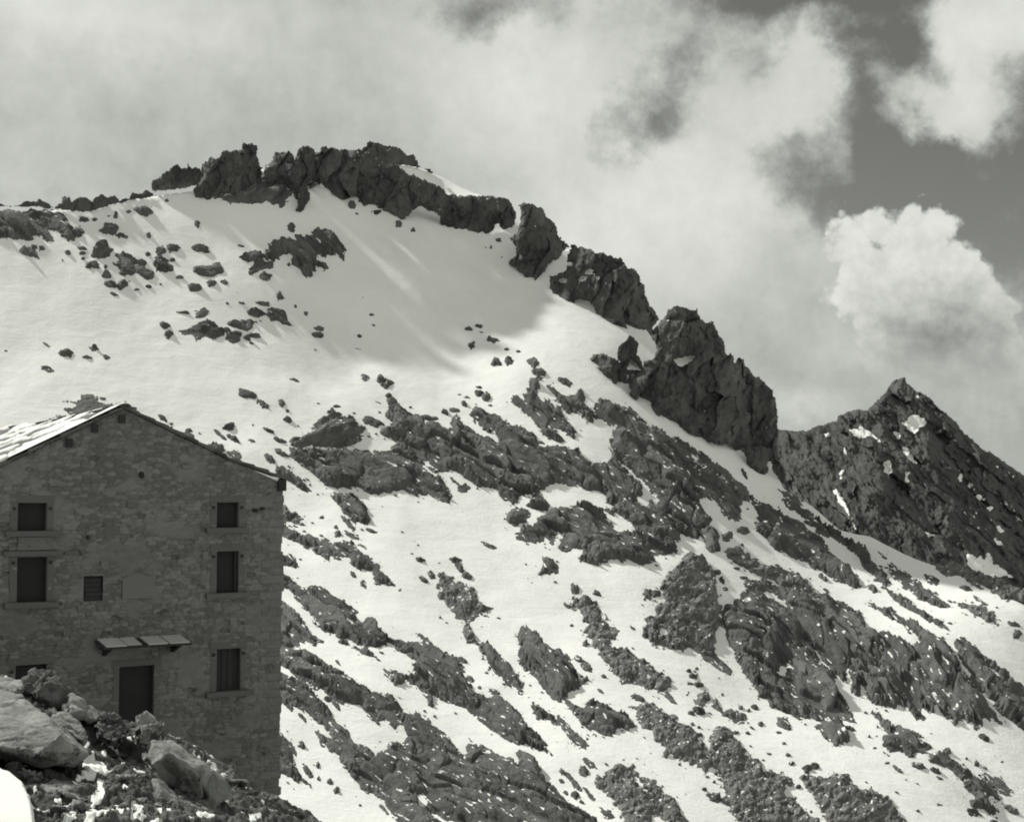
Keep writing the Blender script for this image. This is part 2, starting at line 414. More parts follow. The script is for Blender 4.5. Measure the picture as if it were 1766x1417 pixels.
rock('rock_tower','rounded end tower with a vertical groove, last on the right ridge','rock tower',[(1405,840),(1415,818),(1440,812),(1500,858),(1530,888),(1540,960),(1562,1040),(1557,1130),(1560,1200),(1560,1330),(1500,1335),(1490,1390),(1450,1412),(1420,1405),(1415,1200),(1400,1000)],'crag',W3,lean=10,level=True,amp=.8)
rock('rock_outcrop','forked dark rock foot under the rounded end tower','crag',[(40,540),(150,520),(262,540),(290,640),(330,735),(352,775),(318,775),(280,742),(246,690),(217,618),(205,690),(175,712),(130,702),(80,645)],'crag',W6,lean=20,amp=.7)

# ---------------------------------------------------------------- bedrock outcrops on the slope
rock('rock_outcrop','fan-shaped dark outcrop high on the upper snowfield','rock outcrop',[(1340,640),(1385,575),(1440,555),(1500,570),(1510,545),(1560,545),(1620,580),(1570,520),(1620,525),(1690,522),(1735,570),(1758,640),(1740,672),(1710,650),(1640,660),(1600,670),(1660,730),(1600,710),(1600,745),(1560,768),(1520,720),(1465,712),(1490,670),(1440,660),(1400,690),(1350,690),(1330,670)],'bed',W1,ang=55,hmax=9)
rock('rock_outcrop','ragged outcrop trailing left from the fan-shaped one','rock outcrop',[(1215,665),(1270,630),(1320,625),(1340,660),(1330,680),(1385,705),(1390,730),(1320,745),(1270,765),(1265,730),(1310,690),(1250,695)],'bed',W1,ang=-25,snow=0.12)
rock('rock_outcrop','dark twisted rock in the left scatter on the upper snowfield','rock outcrop',[(585,635),(620,628),(680,655),(745,680),(735,700),(690,700),(672,760),(610,750),(600,715),(570,690),(600,680)],'bed',W1,ang=30)
rock('rock_outcrop','pointed boulder-like outcrop on the left upper snowfield','rock outcrop',[(455,632),(500,575),(530,568),(578,610),(560,640),(500,668),(475,650)],'bed',W1,ang=-30)
rock('rock_outcrop','long low ledge of broken rock in the mid snowfield','rock outcrop',[(905,1050),(960,1035),(1010,1010),(1050,998),(1110,1020),(1145,1042),(1130,1075),(1080,1095),(1040,1085),(1010,1100),(985,1080),(920,1062)],'bed',W1,ang=10)
rock('rock_outcrop','dark triangular ledge right of the long low ledge','rock outcrop',[(1140,1010),(1190,980),(1220,995),(1250,1010),(1250,1000),(1255,980),(1340,985),(1290,1000),(1265,1045),(1200,1028)],'bed',W1,ang=25)
rock('rock_outcrop','slanting slab pair with a sharp right tip on the mid snowfield','rock outcrop',[(1365,925),(1440,925),(1450,955),(1497,1012),(1450,1005),(1390,990),(1350,965)],'bed',W1,ang=25)
rock('rock_outcrop','oval rock island with knobbly top on the upper snowfield','rock outcrop',[(975,740),(985,705),(1030,690),(1060,695),(1110,688),(1140,715),(1130,745),(1070,765),(1010,750)],'bed',W1,ang=10)
rock('rock_outcrop','rounded knobbly outcrop at the left end of the rock band','rock outcrop',[(165,400),(200,370),(250,335),(275,318),(300,328),(340,345),(390,360),(430,395),(438,430),(400,450),(422,465),(400,480),(340,500),(280,505),(200,505),(130,512),(60,502),(62,465),(130,450),(170,440)],'bed',W4,ang=-15,snow=0.13,hmax=10)
rock('rock_outcrop','broad striped slab face in the left of the rock band','rock outcrop',[(45,560),(60,515),(140,515),(240,510),(400,515),(480,525),(560,520),(600,470),(640,480),(680,540),(740,590),(830,650),(840,690),(897,772),(840,780),(780,755),(700,740),(640,715),(560,730),(480,742),(420,715),(340,705),(280,712),(210,680),(170,620),(110,590)],'bed',W4,ang=30,snow=0.08,hmax=9,holes=[[(720,590),(740,598),(800,655),(798,668)],[(195,545),(215,555),(258,615),(240,610)]])
rock('rock_band','large dark cliff band across the middle of the slope','cliff',[(505,430),(530,410),(570,402),(575,360),(545,330),(600,283),(640,308),(700,325),(740,365),(750,395),(830,403),(880,425),(930,398),(960,393),(1010,425),(1060,440),(1110,468),(1095,400),(1100,380),(1130,360),(1200,378),(1250,400),(1310,430),(1342,465),(1300,490),(1350,493),(1420,488),(1480,513),(1540,540),(1590,590),(1602,640),(1640,700),(1640,737),(1560,715),(1450,695),(1380,705),(1330,735),(1300,725),(1260,757),(1240,750),(1200,792),(1150,780),(1110,722),(1070,708),(1010,722),(960,670),(900,632),(850,635),(800,640),(760,590),(700,560),(650,500),(580,460),(540,458)],'bed',W4,ang=35,hmax=11,amp=1.25,snow=0.05,holes=[[(945,478),(1000,500),(1012,525),(980,510)],ell(615,470,50,14)])
rock('rock_outcrop','rounded block standing above the dark cliff band','rock outcrop',[(868,350),(905,318),(950,375),(945,410),(890,408)],'bed',W4,ang=50,hmax=8)
rock('rock_outcrop','wedge of rock above the dark cliff band with a snow slot','rock outcrop',[(970,320),(1000,282),(1030,290),(1065,322),(1110,330),(1190,368),(1215,378),(1200,384),(1130,372),(1105,395),(1080,412),(1030,385),(985,350)],'bed',W4,ang=30,hmax=8)
rock('rock_outcrop','forked dark outcrop with a long downhill tongue','rock outcrop',[(65,320),(90,290),(150,300),(170,260),(190,210),(240,200),(252,230),(240,290),(330,320),(385,370),(395,420),(475,490),(455,552),(400,500),(340,480),(388,530),(402,567),(340,547),(270,500),(210,452),(205,410),(150,370),(90,345)],'bed',W5,ang=40,hmax=9)
rock('rock_outcrop','knobbly outcrop at the top of the right rib','rock outcrop',[(300,220),(340,222),(360,270),(410,280),(440,263),(480,258),(520,270),(527,320),(562,360),(582,432),(550,435),(500,390),(470,365),(430,382),(380,345),(340,300),(325,260)],'bed',W5,ang=35,hmax=9)
rock('rock_rib','long speckled rock rib running down below the great crag','rock rib',[(560,350),(620,318),(680,325),(770,360),(830,400),(870,440),(930,480),(1000,520),(1080,560),(1160,600),(1240,650),(1320,700),(1420,770),(1500,850),(1522,912),(1470,942),(1482,1042),(1400,1052),(1360,1000),(1320,930),(1240,930),(1180,905),(1250,1000),(1290,1060),(1280,1100),(1230,1110),(1217,1180),(1150,1155),(1110,1120),(1090,1190),(1020,1180),(960,1160),(900,1120),(840,1135),(800,1060),(700,1010),(640,990),(700,960),(660,930),(640,880),(560,800),(540,760),(570,700),(620,680),(700,690),(690,630),(670,550),(690,500),(720,470),(700,460),(640,440),(590,410)],'bed',W5,ang=42,hmax=9,amp=1.1,snow=0.12,holes=[[(712,672),(760,700),(840,780),(920,860),(990,930),(960,960),(920,940),(870,970),(830,940),(862,900),(872,840),(800,762)],[(870,460),(900,468),(948,525),(900,512)],ell(1200,690,80,22,50)])
rock('rock_outcrop','hunched dark outcrop above the central snow basin','rock outcrop',[(115,1150),(130,1110),(200,1100),(290,1030),(330,1000),(400,980),(480,970),(560,985),(640,1000),(660,1060),(720,1112),(800,1132),(850,1130),(900,1150),(1000,1170),(1060,1160),(1092,1250),(1000,1277),(940,1262),(957,1310),(870,1342),(770,1310),(690,1300),(600,1332),(500,1310),(480,1290),(540,1240),(430,1240),(390,1262),(345,1235),(395,1160),(370,1150),(335,1225),(290,1180),(240,1200),(180,1212),(120,1170)],'bed',W5,ang=28,hmax=11,amp=1.2,snow=0.04)
rock('rock_outcrop','rounded lone rock left of the hunched outcrop','rock outcrop',[(48,1030),(80,988),(130,983),(180,1000),(197,1030),(160,1082),(100,1092),(60,1070)],'bed',W5,ang=20,hmax=8)
rock('rock_outcrop','small rock just under the band, above the lone rock','rock outcrop',[(165,960),(230,888),(280,915),(312,960),(300,1002),(240,1000),(190,985)],'bed',W5,ang=20,hmax=7)
rock('rock_outcrop','isolated triangular rock fin in the central snow basin','rock outcrop',[(265,1285),(312,1288),(352,1340),(372,1387),(300,1390),(228,1407),(263,1360)],'bed',W5,ang=60,hmax=10)
rock('rock_outcrop','fist-shaped rock at the edge of the right snow gully','rock outcrop',[(1230,1120),(1270,1098),(1330,1108),(1342,1150),(1332,1200),(1347,1240),(1310,1262),(1255,1237),(1250,1190)],'bed',W5,ang=60,hmax=8)
rock('rock_rib','tapering rock rib with a round boss left of the right snow gully','rock rib',[(88,800),(150,850),(230,868),(330,918),(420,980),(490,1050),(560,1110),(640,1188),(700,1238),(740,1290),(797,1387),(720,1380),(640,1342),(540,1280),(440,1222),(350,1190),(280,1167),(220,1142),(190,1070),(130,1017),(150,930),(108,860)],'bed',W6,ang=38,hmax=10)
rock('rock_rib','thin broken rib at the foot of the end tower','rock rib',[(288,790),(330,778),(380,820),(422,882),(500,950),(600,1010),(662,1050),(722,1090),(792,1130),(842,1200),(902,1270),(947,1332),(920,1342),(860,1302),(800,1240),(760,1180),(700,1130),(650,1080),(600,1062),(540,1060),(480,1000),(400,930),(350,892),(310,840)],'bed',W6,ang=40,hmax=7,snow=0.10,holes=[[(480,905),(520,900),(590,950),(660,1000),(640,1012),(560,985),(500,950)]])
rock('rock_rib','dark wedge rib below the far peak between two snow strips','rock rib',[(740,20),(790,70),(860,118),(940,178),(1010,220),(1060,270),(1122,337),(1060,327),(960,272),(920,232),(860,192),(810,132),(770,62)],'bed',W9,ang=38,hmax=8)
rock('rock_outcrop','short pointed rib left of the dark wedge rib','rock outcrop',[(648,0),(690,48),(742,100),(802,172),(770,177),(720,142),(680,92)],'bed',W9,ang=45,hmax=7)
rock('rock_rib','narrow downhill strip of rock in the right snow gully','rock rib',[(758,200),(820,218),(890,260),(922,310),(1000,370),(1070,410),(1097,452),(1050,442),(980,392),(900,332),(850,292)],'bed',W9,ang=38,hmax=6)
rock('rock_outcrop','big square-shouldered rock mass of the lower right slope','rock outcrop',[(-55,300),(-20,320),(60,250),(110,200),(170,190),(250,240),(300,258),(400,285),(470,263),(560,288),(620,338),(692,410),(680,430),(730,450),(762,520),(742,640),(640,640),(590,632),(560,690),(510,700),(560,760),(600,830),(632,892),(560,880),(520,860),(430,887),(380,857),(350,872),(250,837),(185,802),(170,762),(130,757),(80,682),(30,612),(-10,522),(-50,422),(-62,370)],'bed',W9,ang=40,hmax=10,amp=1.25,snow=0.05,holes=[[(158,253),(200,258),(262,310),(277,342),(230,312),(180,287)],[(383,513),(410,538),(500,640),(562,692),(520,672),(440,592)],[(403,335),(440,350),(467,412),(440,402)],ell(250,635,50,40)])
rock('rock_slab','flat table-like slab lying on the big rock mass','rock slab',[(247,240),(290,240),(360,268),(408,300),(400,325),(330,300),(255,270)],'bed',W9,ang=22,hmax=9,rag=1.5)
rock('rock_outcrop','toothed rock mass with hanging ribs at the lower right','rock outcrop',[(690,440),(790,463),(850,488),(900,510),(962,517),(900,450),(830,400),(700,312),(672,295),(700,288),(760,325),(850,368),(910,408),(970,458),(1040,488),(1130,555),(1150,640),(1220,710),(1270,770),(1340,860),(1372,902),(1310,880),(1280,852),(1270,912),(1240,937),(1210,892),(1150,882),(1130,897),(1090,862),(1050,800),(1003,708),(1042,842),(1000,842),(960,780),(972,872),(930,867),(900,832),(870,792),(840,802),(770,797),(720,792),(690,752),(652,690),(642,762),(600,722),(590,640),(640,640),(740,640),(760,520)],'bed',W9,ang=50,hmax=10,amp=1.25,snow=0.07)
rock('rock_outcrop','long rock shoulder running out of the right picture edge','rock outcrop',[(1130,500),(1200,508),(1280,580),(1360,640),(1420,690),(1480,728),(1560,760),(1560,960),(1480,942),(1430,892),(1370,870),(1330,800),(1280,760),(1230,722),(1190,650),(1150,592)],'bed',W9,ang=38,hmax=9,holes=[[(1258,598),(1310,638),(1402,692),(1380,702),(1300,652)]])
rock('rock_outcrop','whale-backed rock island in the lower right snow','rock outcrop',[(708,828),(740,838),(772,890),(860,918),(940,950),(1000,1008),(1012,1042),(940,1062),(880,1067),(830,1050),(800,1067),(760,1012),(755,970),(780,960),(740,900)],'bed',W9,ang=35,hmax=10)
rock('rock_outcrop','cracked rock block hanging below the big rock mass','rock outcrop',[(413,910),(440,888),(490,883),(530,890),(570,930),(597,990),(560,1007),(520,1022),(480,992),(440,952)],'bed',W9,ang=50,hmax=9,snow=0.11)
rock('rock_outcrop','low broken ridge of rock in the bottom right snow','rock outcrop',[(988,1060),(1040,1048),(1100,1070),(1140,1098),(1200,1138),(1270,1168),(1330,1218),(1382,1282),(1350,1292),(1300,1262),(1352,1342),(1300,1352),(1210,1312),(1230,1270),(1150,1180),(1080,1122),(1010,1102)],'bed',W9,ang=38,hmax=7,snow=0.09)
rock('rock_outcrop','slender rock sliver above the low broken ridge','rock outcrop',[(1278,1150),(1350,1178),(1402,1220),(1422,1277),(1350,1242)],'bed',W9,ang=35,hmax=6)
rock('rock_outcrop','bulky ribbed outcrop in the centre of the lower slope','rock outcrop',[(25,450),(60,428),(110,443),(150,490),(180,518),(250,538),(300,578),(312,630),(352,690),(387,702),(360,742),(300,772),(280,802),(220,802),(180,762),(140,692),(80,642),(38,590),(48,520)],'bed',W8,ang=50,hmax=11,amp=1.2)
rock('rock_outcrop','rock hump with smooth front below the bulky ribbed outcrop','rock outcrop',[(270,788),(320,818),(360,850),(400,808),(470,818),(540,858),(600,888),(632,932),(600,962),(540,940),(537,977),(470,992),(400,962),(350,902),(300,852)],'bed',W8,ang=25,hmax=9)
rock('rock_rib','thin rock rib curving left of the smooth-fronted hump','rock rib',[(103,828),(140,828),(200,868),(260,898),(330,958),(390,998),(412,1042),(340,1032),(290,1002),(260,932),(180,902),(120,862)],'bed',W8,ang=38,hmax=8)
rock('rock_rib','long rounded rib right of the hut, uppermost of the lower ribs','rock rib',[(15,35),(60,58),(110,93),(160,103),(220,108),(290,148),(350,168),(392,220),(402,265),(460,268),(510,298),(547,345),(610,368),(682,388),(692,420),(650,442),(560,382),(490,402),(440,397),(380,372),(310,347),(260,322),(210,302),(170,242),(110,172),(60,112)],'bed',W7,ang=33,hmax=9)
rock('rock_rib','broad slabby rib with a pointed lower end in the left lower slope','rock rib',[(678,330),(720,328),(770,368),(830,418),(900,458),(942,510),(952,570),(1000,640),(1060,668),(1120,663),(1190,708),(1240,768),(1290,828),(1340,880),(1384,943),(1310,922),(1230,892),(1150,862),(1060,802),(1010,752),(940,702),(870,682),(790,652),(790,692),(770,690),(730,632),(690,592),(640,580),(590,607),(555,572),(528,520),(600,530),(660,545),(695,520),(690,472),(640,430),(590,400),(620,375),(690,370),(742,378)],'bed',W7,ang=35,hmax=9,amp=1.15)
rock('rock_outcrop','dark rounded rock directly beside the hut wall corner','rock outcrop',[(-20,150),(30,168),(80,208),(120,268),(170,328),(237,387),(180,387),(130,372),(90,402),(40,412),(-20,411)],'bed',W7,ang=45,hmax=8)
rock('rock_rib','twin-layered rib right of the hut under a snow tongue','rock rib',[(-15,430),(80,428),(180,468),(260,518),(340,568),(400,618),(470,658),(560,668),(612,703),(640,740),(642,782),(600,822),(540,782),(500,795),(450,762),(420,722),(380,727),(330,717),(250,672),(170,632),(100,592),(40,532),(-15,500)],'bed',W7,ang=32,hmax=9,holes=[[(170,535),(200,545),(270,575),(250,580)]])
rock('rock_rib','large dark slab rib at the bottom of the slope, snow patch inside','rock rib',[(470,658),(560,690),(620,738),(700,743),(780,773),(850,828),(900,888),(947,937),(960,858),(1000,868),(1070,908),(1130,938),(1190,978),(1222,992),(1208,928),(1260,938),(1310,978),(1340,1038),(1400,1098),(1470,1168),(1540,1208),(1620,1290),(1600,1330),(700,1330),(620,1268),(560,1170),(510,1110),(440,1090),(370,1010),(440,960),(540,912),(600,882),(650,862),(640,800)],'bed',W7,ang=32,hmax=7,amp=1.15,snow=0.06,holes=[[(680,1108),(740,1108),(772,1152),(730,1162)],[(860,1290),(760,1200),(800,1215),(960,1290)]])
rock('rock_rib','lowest layered rib running down beside the hut','rock rib',[(-15,590),(80,598),(140,638),(200,688),(270,758),(330,808),(390,873),(460,908),(500,958),(560,1050),(520,1112),(440,1082),(360,1002),(290,932),(210,877),(180,822),(260,852),(240,812),(170,772),(110,732),(60,732),(-15,692)],'bed',W7,ang=36,hmax=8,snow=0.07)
rock('rock_outcrop','rough dark rock low against the hut corner','rock outcrop',[(-20,800),(20,820),(50,858),(92,910),(80,950),(130,1038),(162,1062),(100,1052),(40,1022),(-20,1032)],'bed',W7,ang=48,hmax=7)
rock('rock_outcrop','lens-shaped outcrop in the centre left of the lower snow','rock outcrop',[(1008,385),(1060,388),(1110,438),(1160,478),(1200,528),(1242,590),(1227,642),(1170,602),(1110,562),(1070,502),(1043,445)],'bed',W7,ang=45,hmax=8)
rock('rock_rib','wavy rock rib running from the hut corner to a pointed tip','rock rib',[(-10,915),(60,918),(110,958),(200,968),(260,998),(330,988),(390,1018),(430,1058),(500,1108),(560,1178),(618,1246),(560,1222),(490,1202),(470,1152),(400,1132),(360,1102),(330,1082),(250,1087),(200,1052),(120,1012),(60,982),(-10,962)],'bed',W4,ang=32,hmax=8)
rock('rock_outcrop','upright ragged rock strip under the striped slab face','rock outcrop',[(273,728),(310,733),(360,758),(410,773),(442,810),(467,870),(462,892),(440,912),(400,897),(370,882),(330,842),(310,802),(280,762)],'bed',W4,ang=48,hmax=8)
rock('rock_outcrop','dark sliver of rock touching the hut eave','rock outcrop',[(-15,600),(60,623),(120,668),(182,727),(100,707),(40,672),(-15,645)],'bed',W4,ang=35,hmax=6)
rock('rock_outcrop','rubbly rocks right of the hut eave and upper window','rock outcrop',[(0,800),(60,815),(100,850),(130,890),(90,905),(50,880),(0,880)],'scree',W4,ang=35,hmax=6)
rock('rock_outcrop','ragged low rock just behind the hut roof ridge','rock outcrop',[(385,45),(480,28),(540,8),(592,25),(607,62),(720,68),(780,60),(832,107),(740,130),(560,160),(430,170),(288,160),(350,132),(430,127),(393,92),(470,65)],'bed',WH,ang=5,hmax=5,amp=.7,snow=.02)
# ---------------------------------------------------------------- scree: nobody could count its blocks
def scree(label, poly, win, **kw): return rock('scree', label, 'scree', poly, 'scree', win, kind='stuff', **kw)
scree('cone of loose blocks shaped like a fir tree on the lower snow',[(850,110),(880,58),(930,48),(970,68),(1000,110),(1030,170),(1042,220),(1057,280),(1082,370),(1060,412),(1030,430),(1047,490),(1030,522),(980,540),(930,512),(900,517),(830,517),(770,512),(710,472),(690,432),(678,360),(740,340),(733,290),(780,270),(768,200),(800,160)],W8,holes=[ell(770,428,42,55)],hmax=9,snow=.06,amp=1.15)
rock('rock_slab','smooth wedge slab sliding from the foot of the block cone','rock slab',[(930,512),(980,530),(1030,520),(1062,562),(1132,622),(1117,647),(1050,612),(980,562)],'bed',W8,ang=38,hmax=7,rag=2)
scree('long downhill band of grey rubble in the centre of the lower slope',[(320,268),(380,248),(430,278),(470,338),(530,398),(547,460),(500,482),(530,522),(580,500),(640,548),(700,588),(760,638),(822,682),(800,722),(780,742),(730,735),(680,722),(640,692),(570,702),(540,652),(490,602),(450,542),(420,482),(390,432),(350,422),(400,390),(360,332),(320,310)],W8,hmax=5,snow=.06)
rock('rock_slab','pointed slab at the lower end of the long rubble band','rock slab',[(765,740),(790,725),(830,770),(853,803),(815,795)],'bed',W8,ang=40,hmax=6,rag=1.5)
scree('chain of rubble and boulders below the long rubble band',[(608,830),(660,808),(750,818),(772,860),(840,868),(852,910),(900,918),(962,990),(1002,1060),(1032,1130),(1000,1152),(930,1122),(870,1092),(800,1062),(740,1002),(720,962),(680,942),(650,892)],W8,hmax=6,snow=.06)
scree('large field of pale-flecked blocks at the bottom edge',[(1048,900),(1100,918),(1152,1000),(1202,1070),(1260,1088),(1292,1150),(1380,1158),(1427,1212),(1390,1262),(1450,1290),(1500,1348),(1570,1400),(1640,1470),(1250,1480),(1180,1402),(1120,1332),(1078,1292),(1073,1190),(1000,1132),(948,1082),(1010,1070),(1018,1000)],W8,hmax=6,snow=.06,amp=1.1)
scree('mound of rubble at the bottom edge, right of the pale-flecked field',[(343,1190),(400,1178),(460,1198),(520,1172),(580,1178),(602,1220),(660,1258),(700,1253),(762,1290),(802,1300),(852,1392),(900,1450),(500,1470),(430,1342),(390,1272)],W9,hmax=7,snow=.06)
scree('patch of rubble with a snow slot near the bottom edge',[(423,1180),(480,1148),(540,1118),(560,1100),(622,1130),(652,1170),(740,1188),(772,1240),(832,1280),(862,1332),(892,1392),(940,1470),(580,1480),(560,1342),(520,1272),(448,1222)],W8,hmax=6,snow=.06,holes=[[(612,1150),(650,1178),(712,1247),(680,1242)],[(720,1350),(760,1345),(800,1420),(700,1440)]])
scree('upright streak of rubble near the middle of the lower snow',[(813,40),(850,28),(882,58),(940,88),(992,93),(1012,140),(1042,170),(1092,190),(1050,222),(1000,237),(968,280),(990,320),(1002,372),(960,372),(928,320),(950,290),(920,262),(880,212),(820,152),(808,90)],W7,hmax=5,snow=.06)
scree('blocky rubble along the top edge of the big lower-right rock mass',[(-50,20),(20,-5),(80,58),(130,98),(200,118),(280,138),(352,158),(382,200),(402,240),(482,262),(400,292),(300,255),(250,238),(200,190),(130,175),(60,140),(0,85)],W9,hmax=6,snow=.06,holes=[ell(205,215,80,26,35),ell(20,60,60,24,20)])
scree('grey rubble fan at the foot of the far peak',[(1035,100),(1080,68),(1150,88),(1230,128),(1290,158),(1380,188),(1470,228),(1520,260),(1500,300),(1400,292),(1380,282),(1300,212),(1220,192),(1180,155),(1100,152),(1040,125)],W9,hmax=4,snow=.06)
scree('broken rubble trail beside the right picture edge gully',[(1058,270),(1150,308),(1240,318),(1342,380),(1354,432),(1280,412),(1200,362),(1130,312)],W9,hmax=4,snow=.06)
scree('scattered rubble between the block cone and the bottom field',[(925,780),(960,740),(990,715),(1015,750),(1000,790),(960,805)],W8,hmax=4)
scree('knot of rubble right of the block chain on the lower snow',[(1020,775),(1050,768),(1085,830),(1120,810),(1180,830),(1198,870),(1150,905),(1090,850),(1040,830)],W8,hmax=4)
# ---------------------------------------------------------------- single rocks in the snow (outline boxes: x, y, w, h, tilt)
def rocks(win, where, group, rows):
    k = 1.0 / win[2]
    big = max(r[2] * r[3] for r in rows)
    for i, r in enumerate(rows):
        x, y, w, h = r[:4]; a = r[4] if len(r) > 4 else 8
        w, h = max(w, 11), max(h, 9)
        pw, ph = w * k, h * k
        asp = w / h
        size = 'largest' if w * h == big else ('large' if pw * ph > 500 else 'mid-sized' if pw * ph > 160 else 'small' if pw * ph > 50 else 'tiny')
        shape = 'long thin' if asp > 2.6 else 'flat' if asp > 1.5 else 'upright' if asp < 0.85 else 'rounded'
        if abs(a) >= 20: shape += ' slanting'
        rock('rock', '%s %s dark rock %s' % (size, shape, where), 'rock', ell(x, y, w * 1.02, h * 1.05, a), 'bed', win,
             ang=a if a != 8 else 20, hmax=5, step=1.0 if pw > 14 else 0.7, group=group, snow=.04, rag=min(4.0, 0.9 + 0.15 * min(pw, ph)))
rocks(W1,'in the snow under the left skyline crest','rocks under the left skyline crest',[(150,630,130,40,22),(175,600,35,25),(215,605,40,25),(345,625,30,22),(318,660,14,12),(415,600,40,20),(420,625,40,15),(425,655,25,15),(430,450,50,25),(480,450,30,15),(555,440,20,10),(588,440,25,35),(650,425,25,18),(730,425,105,45),(845,372,25,18),(555,505,105,50),(620,537,70,28),(398,510,65,60),(755,535,25,25),(30,1110,20,8)])
rocks(W1,'in the left scatter on the upper snowfield','rocks of the left upper scatter',[(468,695,80,45),(540,750,50,30),(735,735,110,55,25),(825,700,110,75,25),(560,795,60,40),(625,795,70,50,-30),(580,845,50,15,15),(750,630,30,30),(820,615,60,38,-10),(875,610,70,40,15),(805,655,50,25),(880,670,30,15),(910,765,40,15),(755,808,35,18),(693,820,30,14),(815,797,20,12),(535,708,25,25)])
rocks(W1,'around the oval rock island on the upper snowfield','rocks around the oval island',[(1015,612,85,45),(985,825,85,38),(1070,800,45,40),(1140,797,40,28),(1205,852,14,10),(1220,602,35,15),(1000,500,25,30),(1480,510,40,45),(1345,775,65,40),(1640,705,60,30,35)])
rocks(W1,'around the long low ledge in the mid snowfield','rocks around the long low ledge',[(1420,870,40,40),(1335,903,75,22),(1230,905,40,12),(1155,907,14,10),(1500,912,10,16),(1300,945,105,40),(925,953,75,18),(995,945,25,10),(1020,962,75,45,-25),(1080,1075,60,35),(1150,1045,40,30),(1235,995,28,20),(1180,1090,75,50),(1205,1060,55,35),(1255,1080,40,30),(1290,1065,60,25),(1275,1105,30,15),(830,1018,55,40),(855,1060,48,38),(1000,1090,34,26),(1550,945,25,20),(1620,1015,45,25),(1615,1048,60,30),(1600,1128,15,10)])
rocks(W1,'low on the left snowfield above the hut roof','rocks above the hut roof',[(335,1140,80,45,20),(475,1118,50,20,15),(440,1165,60,12),(540,1165,40,20,25),(235,1080,45,10,40),(240,1222,90,26,25)])
rocks(W2,'strewn on the open snow below the summit cliff','rocks below the summit cliff',[(905,1032,40,16),(955,1015,45,18),(972,1047,28,12),(1025,1092,75,28),(925,1115,35,40),(1098,1140,28,15),(1160,1153,25,12),(370,865,20,8),(355,1055,22,10),(345,1120,28,8),(425,1005,18,8),(415,953,20,6),(628,523,24,12),(552,488,30,25),(315,392,35,30),(1055,572,30,18),(1000,605,25,12),(1020,605,15,18),(1075,650,14,10),(340,435,16,8)])
rocks(W4,'on the bright snow shelf above the rock band','rocks above the rock band',[(82,168,50,16,20),(445,150,55,32),(520,160,40,30),(550,180,50,40),(560,238,30,22),(575,262,50,35),(595,290,60,40),(500,268,40,8,18),(207,285,30,10),(18,290,28,32),(45,325,20,12),(55,368,35,25),(300,300,35,12),(670,287,18,8),(385,333,16,8),(515,320,14,12),(770,345,75,28),(480,375,110,50,15),(540,430,60,30)])
rocks(W4,'above the forked outcrop on the right of the snowfield','rocks above the forked outcrop',[(1105,85,50,45),(1170,75,45,50,-40),(1295,85,60,50),(1325,137,80,45),(1455,172,90,32,25),(920,230,22,8),(958,245,28,10),(945,275,30,25),(1018,200,35,15),(1020,232,45,25),(1055,245,35,45),(1080,283,35,12),(846,313,35,22),(895,300,55,24)])
rocks(W4,'in the snow below the striped slab face','rocks below the striped slab face',[(355,890,110,26,48),(375,960,85,40,25),(470,938,60,18,30),(430,1020,60,15,40),(300,950,40,28),(220,857,26,12),(295,910,30,22,50),(20,480,50,22),(60,1090,80,50,40),(940,715,75,40,10),(905,690,80,16,40)])
rocks(W4,'in the central snow basin','rocks of the central snow basin',[(1070,1018,80,22,25),(720,1088,45,22),(815,1100,14,10),(628,948,16,10),(692,990,16,10),(710,1010,14,8),(678,1055,14,8),(900,1085,60,25),(918,1122,60,32,45)])
rocks(W5,'at the edge of the right snow gully','rocks at the right snow gully',[(1385,1155,70,50),(1490,1115,80,40,10),(1440,1280,100,55,15),(1450,1360,40,20),(1495,745,20,70,-30)])
rocks(W9,'in the right snow gully','rocks of the right snow gully',[(1010,160,90,40,32),(1190,215,80,24,15),(1260,290,100,22,42),(1435,432,62,30),(1450,480,45,40),(705,205,70,34,38),(700,305,50,26,25),(800,335,60,24,25),(455,160,60,24,35),(390,178,20,12),(470,238,40,18,35)])
rocks(W9,'in bright snow at the lower right','rocks in the lower right snow',[(1280,970,65,30,35),(690,970,18,12),(730,965,14,10),(718,1030,22,16),(785,1105,25,14),(840,1140,75,22,38),(880,1195,14,10),(938,1210,14,8),(945,1120,70,36,20),(1030,1150,60,22,28),(1055,1185,40,18,20),(1190,1078,14,8),(1372,1100,14,8),(1240,1110,25,30),(1090,1045,45,40),(1225,1345,70,36,25),(940,1358,18,14),(1055,1318,30,12),(1330,1390,50,20),(1420,1330,80,35,20)])
rocks(W9,'on the snow below the big square-shouldered mass','rocks below the big rock mass',[(255,895,90,60,42),(230,945,28,14),(70,955,28,16),(135,900,25,20),(255,1010,22,14),(275,1072,28,20),(295,1118,28,18),(180,1068,22,14),(150,1105,20,12),(375,1150,55,45),(410,1135,50,35),(325,1245,28,22),(590,920,60,22,25)])
rocks(W8,'strewn around the block cone on the lower snow','rocks around the block cone',[(700,255,50,50,30),(745,250,50,36),(1050,155,40,30),(1075,195,40,22,45),(1095,235,25,18),(1145,130,30,14),(1185,183,40,14),(620,398,30,12,40),(685,440,36,30),(1220,215,70,40),(1290,210,60,26)])
rocks(W8,'strewn below the block cone','rocks below the block cone',[(905,630,25,14),(930,655,50,22),(915,690,40,14),(960,695,50,22),(960,830,70,40,25),(920,850,40,24,30),(1130,850,60,40),(1075,740,14,12),(1240,800,35,25),(1170,800,30,20),(1210,815,25,20),(1270,890,25,18),(1205,945,28,18),(1145,945,35,16),(925,917,25,18),(960,937,20,10),(900,740,20,20),(945,615,14,14)])
